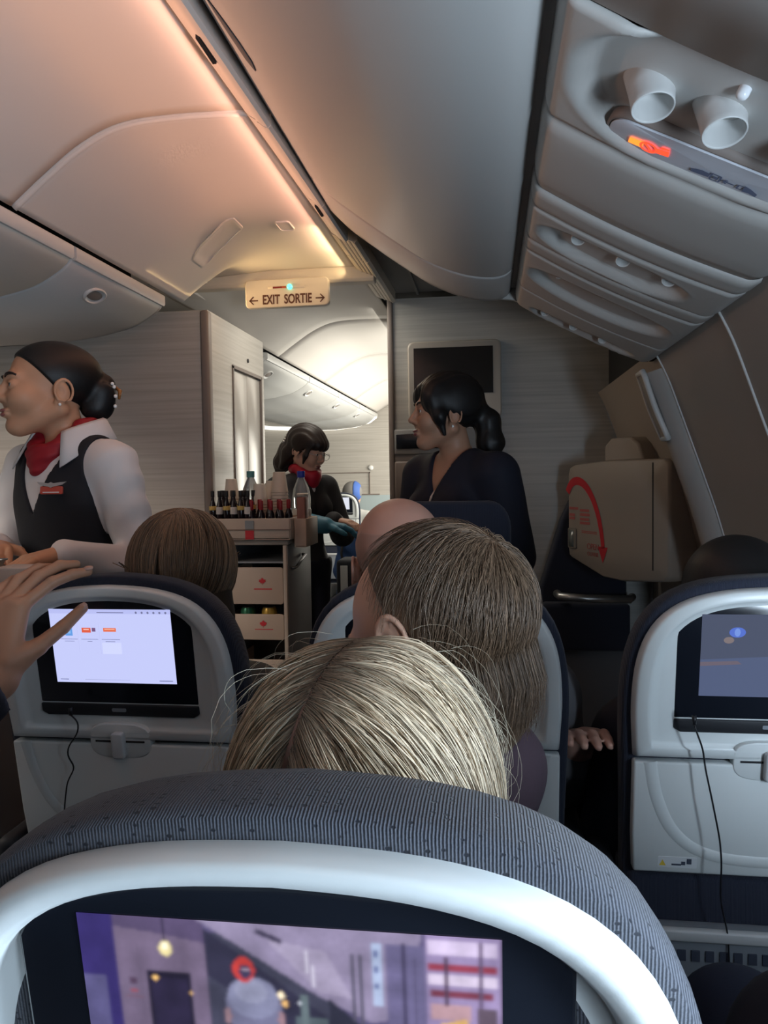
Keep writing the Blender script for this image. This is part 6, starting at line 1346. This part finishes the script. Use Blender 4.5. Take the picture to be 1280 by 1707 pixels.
    C = np.array([0.145, 0.092, 0.057])*RS.uniform(0.65, 1.35, (N, 1)); C[RS.rand(N) < 0.10] *= 1.6
    strands_mesh('hair_strands', Sw, RS.uniform(0.00022, 0.00050, N), C, M_strand, hr, og)
toddler()

# far passenger in the forward cabin
hf = Head((-1.45, 8.12, 1.06), 0.0, 0, 0, 1.15)
of, ogf = seated('far passenger with grey hair and a blue hair band in the forward cabin', hf, -1.45, 8.02, 0.85, SK2, mat('pale_top', (0.5, 0.5, 0.48), 0.9), M_navyc, 1.0, fine=0.012)
sdf_obj('hair', [surfnet(lambda P: hf.shell(P, 0.02)[1], *hf.box(0.15), 0.012)], mat('hair_grey', (0.22, 0.21, 0.20), 0.7), of, ogf)
sdf_obj('hair_band', [surfnet(lambda P: np.maximum(hf.shell(P, 0.028)[1], np.abs(hf.loc(P)[:, 0]-0.05)-0.03), *hf.box(0.16), 0.012)], mat('band_blue', (0.06, 0.14, 0.45), 0.7), of, ogf)
# ================================================================== TROLLEYS AND SMALL THINGS
M_tan = mat('drawer_beige', (0.50, 0.40, 0.32), 0.5); M_tan2 = mat('cart_top_beige', (0.46, 0.38, 0.31), 0.5)
M_leaf = mat('leaf_red', (0.55, 0.03, 0.04), 0.5)
LEAF = [(0, 1.0), (0.13, 0.68), (0.30, 0.78), (0.24, 0.38), (0.46, 0.56), (0.52, 0.40), (0.86, 0.46), (0.72, 0.20), (0.92, 0.06), (0.42, -0.30), (0.48, -0.48), (0.06, -0.42), (0.05, -0.85)]
LEAF = LEAF + [(-x, z) for x, z in LEAF[::-1]]
def leaf(parent, fn, size, name='maple_leaf_mark'):
    MB().prism([(x*size, z*size) for x, z in LEAF], fn, 0, 0.0006).build(name, M_leaf, parent, smooth=False)
def trolley(x0, x1, y0, y1, ztop, label):
    o = empty('drinks_trolley', ((x0+x1)/2, y0, 0)); tag(o, label, 'trolley'); w = (x1-x0)/2; d = y1-y0; t = 0.012
    MB().box(-w, -w+t, 0, d, 0.09, ztop).build('side_panel', M_alu, o, bevel=0.002); MB().box(w-t, w, 0, d, 0.09, ztop).build('side_panel', M_alu, o, bevel=0.002)
    MB().box(-w+t, w-t, d-t, d, 0.09, ztop).build('back_panel', M_alu, o); MB().box(-w, w, 0, d, 0.07, 0.09).build('base', M_alu, o)
    MB().box(-w-0.006, w+0.006, -0.006, d+0.006, ztop, ztop+0.022).build('top', M_tan2, o, bevel=0.006)
    MB().box(-w+t, w-t, 0.02, d-t, ztop-0.075, ztop-0.068).build('shelf', M_alu, o, smooth=False)
    for sx in (-1, 1): MB().box(sx*(w-0.008)-0.008, sx*(w-0.008)+0.008, -0.012, 0.006, 0.09, ztop).build('door_frame', M_tan2, o, bevel=0.003)
    MB().tube([(w+0.004, 0.05, ztop-0.10), (w+0.02, 0.06, ztop-0.095), (w+0.02, 0.22, ztop-0.06), (w+0.004, 0.23, ztop-0.06)], 0.006, 8).build('side_handle', M_metal, o)
    for sx in (-1, 1):
        for yy in (0.05, d-0.05):
            MB().lathe([(0.035, -0.012), (0.037, -0.008), (0.037, 0.008), (0.035, 0.012)], n=16, M=Matrix.Translation((sx*(w-0.03), yy, 0.037)) @ Matrix.Rotation(math.pi/2, 4, 'Y')).build('wheel', M_blackm, o)
    return o
def drawer(cx, y0, z0, z1, hw, label):
    o = empty('trolley_drawer', (cx, y0, z0)); tag(o, label, 'drawer', 'drawers of the far trolley'); h = z1-z0
    m = MB(); m.prism(rrect(-hw, hw, 0, h, 0.012, 4), lambda u, v, d: (u, d, v), 0.0, 0.008).build('front', M_tan, o, bevel=0.003)
    m = MB(); m.box(-hw+0.004, -hw+0.008, 0.008, 0.34, 0.004, h*0.92); m.box(hw-0.008, hw-0.004, 0.008, 0.34, 0.004, h*0.92); m.box(-hw+0.004, hw-0.004, 0.008, 0.34, 0.004, 0.010); m.build('tray_body', M_tan, o, smooth=False)
    leaf(o, lambda u, v, d: (0.035+u, -0.0008-d, h*0.62+v), 0.017)
    MB().box(0.0, 0.075, -0.0008, 0, h*0.40, h*0.43).build('lettering_line', M_leaf, o, smooth=False)
    return o
ZT = 0.985
tr2 = trolley(-1.085, -0.800, 2.98, 3.38, ZT, 'far drinks trolley loaded with small wine bottles and cups')
drawer(-0.9425, 2.985, 0.745, 0.895, 0.122, 'upper beige trolley drawer with a red maple leaf')
drawer(-0.9425, 2.985, 0.600, 0.705, 0.122, 'lower beige trolley drawer with cans standing in it')
drawer(-0.9425, 2.985, 0.33, 0.52, 0.122, 'lowest beige trolley drawer near the floor')
M_cang = mat('can_green', (0.03, 0.16, 0.08), 0.3, 0.4); M_cany = mat('can_yellow', (0.50, 0.30, 0.05), 0.3, 0.4)
for i, (x, mm, lb) in enumerate(((-0.99, M_cang, 'green drink can in the lower trolley drawer'), (-0.90, M_cany, 'yellow drink can in the lower trolley drawer'))):
    c = empty('drink_can', (x, 3.05, 0.61)); tag(c, lb, 'can', 'cans in the trolley drawer')
    MB().lathe([(0.026, 0), (0.031, 0.006), (0.031, 0.100), (0.026, 0.112), (0.0255, 0.114)], n=20).build('body', mm, c); MB().lathe([(0.0255, 0.112), (0.024, 0.1155), (0.0005, 0.1145)], n=20).build('lid', M_metal, c)
# deep tray on top of the trolley
TY0 = 2.945
ty = empty('bottle_tray', (-0.955, TY0, ZT+0.024)); tag(ty, 'deep beige tray holding the wine bottles on the far trolley', 'tray')
HT = 0.085; xw = 0.175; m = MB()
for a in ((-xw, xw, 0, 0.008), (-xw, xw, 0.25, 0.258)): MB().box(a[0], a[1], a[2], a[3], 0, HT).build('wall', M_tan, ty, bevel=0.003)
for sx in (-1, 1): MB().box(sx*xw-0.004, sx*xw+0.004, 0.004, 0.254, 0, HT).build('wall', M_tan, ty, bevel=0.003)
MB().box(-xw, xw, 0, 0.258, 0, 0.006).build('bottom', M_tan, ty, smooth=False); MB().box(-xw+0.01, -0.03, 0.012, 0.245, 0.006, 0.046).build('raised_insert', M_tan, ty, bevel=0.003); MB().box(-xw-0.004, xw+0.004, -0.004, 0.0, HT*0.45, HT*0.50).build('moulding', mat('drawer_line', (0.22, 0.15, 0.12), 0.6), ty, smooth=False)
MB().box(-0.005, 0.030, -0.0035, 0.0, 0.002, HT*0.44).build('red_label', M_leaf, ty, smooth=False); MB().box(-0.005, 0.030, -0.0045, 0.0, HT*0.52, HT*0.9).build('latch_plate', M_alu, ty, smooth=False)
side = empty('side_caddy', (-0.748, 2.99, ZT-0.01)); tag(side, 'small beige caddy hooked to the side of the far trolley', 'caddy')
for a in ((-0.022, 0.022, 0, 0.006), (-0.022, 0.022, 0.20, 0.206)): MB().box(*a, 0, 0.115).build('wall', M_tan, side, bevel=0.003)
for sx in (-1, 1): MB().box(sx*0.022-0.003, sx*0.022+0.003, 0.0, 0.206, 0, 0.115).build('wall', M_tan, side, bevel=0.003)
MB().box(-0.022, 0.022, 0, 0.206, 0, 0.006).build('bottom', M_tan, side, smooth=False)
M_wine = mat('wine_glass_dark', (0.012, 0.006, 0.008), 0.12); M_capb = mat('cap_black', (0.015, 0.012, 0.012), 0.35); M_capr = mat('cap_red', (0.30, 0.012, 0.018), 0.4)
M_laby = mat('label_yellow', (0.62, 0.42, 0.12), 0.6); M_labw = mat('label_white', (0.62, 0.58, 0.54), 0.6)
def bottle(capm, labm, lz0, lz1):
    o = empty('wine_bottle')
    MB().lathe([(0.021, 0), (0.0235, 0.004), (0.0235, 0.085), (0.021, 0.098), (0.0125, 0.118), (0.0105, 0.128), (0.0105, 0.150)], n=18).build('glass', M_wine, o)
    MB().lathe([(0.0118, 0.136 if capm is M_capb else 0.120), (0.0128, 0.138 if capm is M_capb else 0.122), (0.0128, 0.162), (0.0118, 0.164), (0.0005, 0.164)], n=16).build('cap', capm, o)
    if labm: MB().lathe([(0.0237, lz0), (0.0241, lz0+0.001), (0.0241, lz1-0.001), (0.0237, lz1)], n=18).build('label', labm, o)
    return o
by = bottle(M_capb, M_laby, 0.078, 0.096); bw = bottle(M_capb, M_labw, 0.060, 0.092); br = bottle(M_capr, None, 0, 0)
zb = ZT+0.024+0.0075; words = ['first', 'second', 'third', 'fourth', 'fifth', 'sixth', 'seventh', 'eighth', 'ninth', 'tenth']
k = 0
for i in range(6):
    src, nm = ((by, 'yellow'), (bw, 'white'))[i % 2]; c = copy_tree(src); c.location = (-1.104+0.0292*i, 2.976, zb+0.0405); c.scale = (0.60, 0.60, 0.9)
    tag(c, 'dark wine bottle with %s label, %s from the left on the far trolley' % (nm, words[i]), 'bottle', 'small wine bottles on the far trolley')
for i in range(4):
    c = copy_tree(by if i % 2 else bw); c.location = (-1.10+0.045*i, 3.085, zb+0.0405); c.scale = (0.9, 0.9, 0.9); tag(c, 'dark wine bottle in the back line of the tray, %s from the left' % words[i], 'bottle', 'small wine bottles on the far trolley')
for i in range(4):
    c = copy_tree(br); c.location = (-0.944+0.040*i, 2.978, zb+0.006); c.scale = (0.68, 0.68, 0.86)
    tag(c, 'red-capped wine bottle at the front of the tray, %s from the left' % words[i], 'bottle', 'red-capped wine bottles on the far trolley')
for i in range(5):
    c = copy_tree(br) if i < 4 else br; c.location = (-0.962+0.040*i, 3.022, zb+0.010); c.scale = (0.68, 0.68, 0.86)
    tag(c, 'red-capped wine bottle behind the front ones, %s from the left' % words[i], 'bottle', 'red-capped wine bottles on the far trolley')
for o_ in (by, bw): 
    for ch in list(o_.children): bpy.data.objects.remove(ch)
    bpy.data.objects.remove(o_)
# stacks of cups, bottles
M_cup = mat('cup_cream', (0.66, 0.58, 0.48), 0.5); M_cupc = mat('cup_clear', (0.80, 0.74, 0.64), 0.25, alpha=0.75)
def cup_stack(x, y, z0, n, r, label, m, h=0.085):
    o = empty('cup_stack', (x, y, z0)); tag(o, label, 'cups', 'cup stacks on the far trolley')
    for i in range(n):
        z = i*0.012; MB().lathe([(r, z), (r*1.02, z+0.003), (r*0.98, z+0.006), (r*0.70, z+h), (r*0.66, z+h+0.002), (0.0005, z+h+0.002)], n=22).build('cup', m, o)
    return o
cup_stack(-0.868, 3.13, zb-0.005, 16, 0.036, 'tall stack of upside-down cream cups on the far trolley', M_cup)
cup_stack(-0.945, 3.10, zb-0.005, 12, 0.034, 'short stack of clear cups beside the tall cream stack', M_cupc)
cup_stack(-0.912, 3.165, zb-0.005, 13, 0.034, 'clear cup stack behind the other cups on the far trolley', M_cupc)
cup_stack(-1.085, 3.155, zb+0.041, 10, 0.033, 'cream cup stack behind the yellow-labelled bottles', M_cup)
def water(x, y, z, label, capc):
    o = empty('water_bottle', (x, y, z)); o.scale = (1.12, 1.12, 1.28); tag(o, label, 'bottle', 'water bottles on the far trolley')
    prof = [(0.033, 0), (0.036, 0.005), (0.036, 0.04), (0.034, 0.045), (0.036, 0.05), (0.036, 0.085), (0.034, 0.09), (0.036, 0.095), (0.036, 0.125), (0.030, 0.155), (0.016, 0.185), (0.013, 0.19), (0.013, 0.20)]
    MB().lathe(prof, n=24).build('body', mat('pet_plastic', (0.80, 0.85, 0.88), 0.08, trans=0.75, ior=1.25), o)
    MB().lathe([(0.0365, 0.055), (0.037, 0.056), (0.037, 0.084), (0.0365, 0.085)], n=24).build('label', mat('water_label', (0.75, 0.78, 0.8), 0.5), o)
    MB().lathe([(0.0145, 0.192), (0.0155, 0.194), (0.0155, 0.212), (0.0145, 0.214), (0.0005, 0.214)], n=18).build('cap', capc, o)
water(-0.805, 3.25, ZT+0.023, 'clear water bottle with blue cap at the right end of the trolley', mat('cap_blue', (0.02, 0.04, 0.35), 0.4))
water(-1.030, 3.25, zb-0.005, 'clear bottle with pale green cap behind the wine bottles', mat('cap_teal', (0.10, 0.28, 0.28), 0.4))
# napkin holder with a copper tinted bottle beside the tray
jb = empty('juice_carton', (-0.748, 3.04, ZT)); tag(jb, 'reddish brown juice carton in the side caddy of the far trolley', 'carton')
MB().box(-0.017, 0.017, -0.035, 0.035, 0.0, 0.19).build('carton', mat('carton_brown', (0.30, 0.13, 0.10), 0.5), jb, bevel=0.004); MB().box(-0.017, 0.017, -0.035, 0.035, 0.195, 0.205).build('gable', mat('carton_cream', (0.6, 0.5, 0.4), 0.5), jb, bevel=0.003)

# near trolley beside the waistcoated attendant, lower left
tr1 = trolley(-1.215, -0.915, 1.28, 1.66, 0.985, 'near trolley at the left edge, in front of the waistcoated attendant')
nb = empty('napkin_box', (-0.955, 1.42, 1.010)); tag(nb, 'white box with a red maple leaf on the near trolley', 'box')
MB().box(-0.038, 0.038, 0, 0.07, 0, 0.070).build('carton', mat('box_white', (0.55, 0.50, 0.46), 0.5), nb, bevel=0.004); leaf(nb, lambda u, v, d: (-0.002+u, -0.0008-d, 0.034+v), 0.017)
for i, (dz, nm) in enumerate(((0.0, 'lowest'), (0.028, 'middle'), (0.056, 'topmost'))):
    pt = empty('serving_dish', (-1.075, 1.44, 1.010+dz)); tag(pt, 'shallow metal serving dish on the near trolley, %s of its stack' % nm, 'dish', 'dishes on the near trolley')
    MB().rings([[(u, v, z) for u, v in rrect(-0.075*k, 0.075*k, -0.05*k, 0.05*k, 0.02*k, 4)] for k, z in ((0.85, 0.0), (1.0, 0.022), (1.06, 0.024), (1.06, 0.026), (0.97, 0.024), (0.82, 0.004))], cap0=True, cap1=True).build('dish', M_metal, pt, autosmooth=40)
# things around the aisle beyond the far trolley
bg = empty('blue_bag', (-0.82, 4.56, 0.0)); tag(bg, 'tall dark blue bag standing beyond the far trolley', 'bag')
M_bag = mat('bag_blue', (0.02, 0.06, 0.18), 0.8, bump=0.4, bscale=40)
def bagf(P): return U(0.03, ell(P, (0, 0, 0.84), (0.10, 0.08, 0.11)), ell(P, (0.0, 0.0, 0.70), (0.12, 0.09, 0.12)), ell(P, (0, 0, 0.40), (0.11, 0.09, 0.36)))+0.004*np.sin(P[:, 2]*60+P[:, 0]*40)
sdf_obj('bag_body', [surfnet(bagf, (-0.16, -0.14, 0.0), (0.16, 0.14, 1.0), 0.012)], M_bag, bg)
MB().tube([(-0.04, -0.085, 0.9), (-0.05, -0.10, 0.8), (-0.03, -0.11, 0.68), (0.02, -0.10, 0.62)], 0.008, 6).build('strap', M_blackm, bg)
ca = empty('armrest_stand_in', (-0.735, 4.12, 0)); tag(ca, 'dark block with white bars standing in for far seat armrests', 'block')
MB().box(-0.10, 0.10, 0, 0.20, 0.02, 0.80).build('body', mat('stand_in_dark', (0.02, 0.022, 0.03), 0.7), ca, bevel=0.02)  # added block with white bars, in place of pale seat armrests
for x in (-0.055, 0.05): MB().box(x-0.02, x+0.02, -0.006, 0.0, 0.10, 0.77).build('strap', M_white, ca, bevel=0.002)
MB().box(0.072, 0.096, -0.008, 0.0, 0.74, 0.79).build('amber_tag', mat('amber_tag', (0.7, 0.35, 0.12), 0.5), ca, smooth=False)
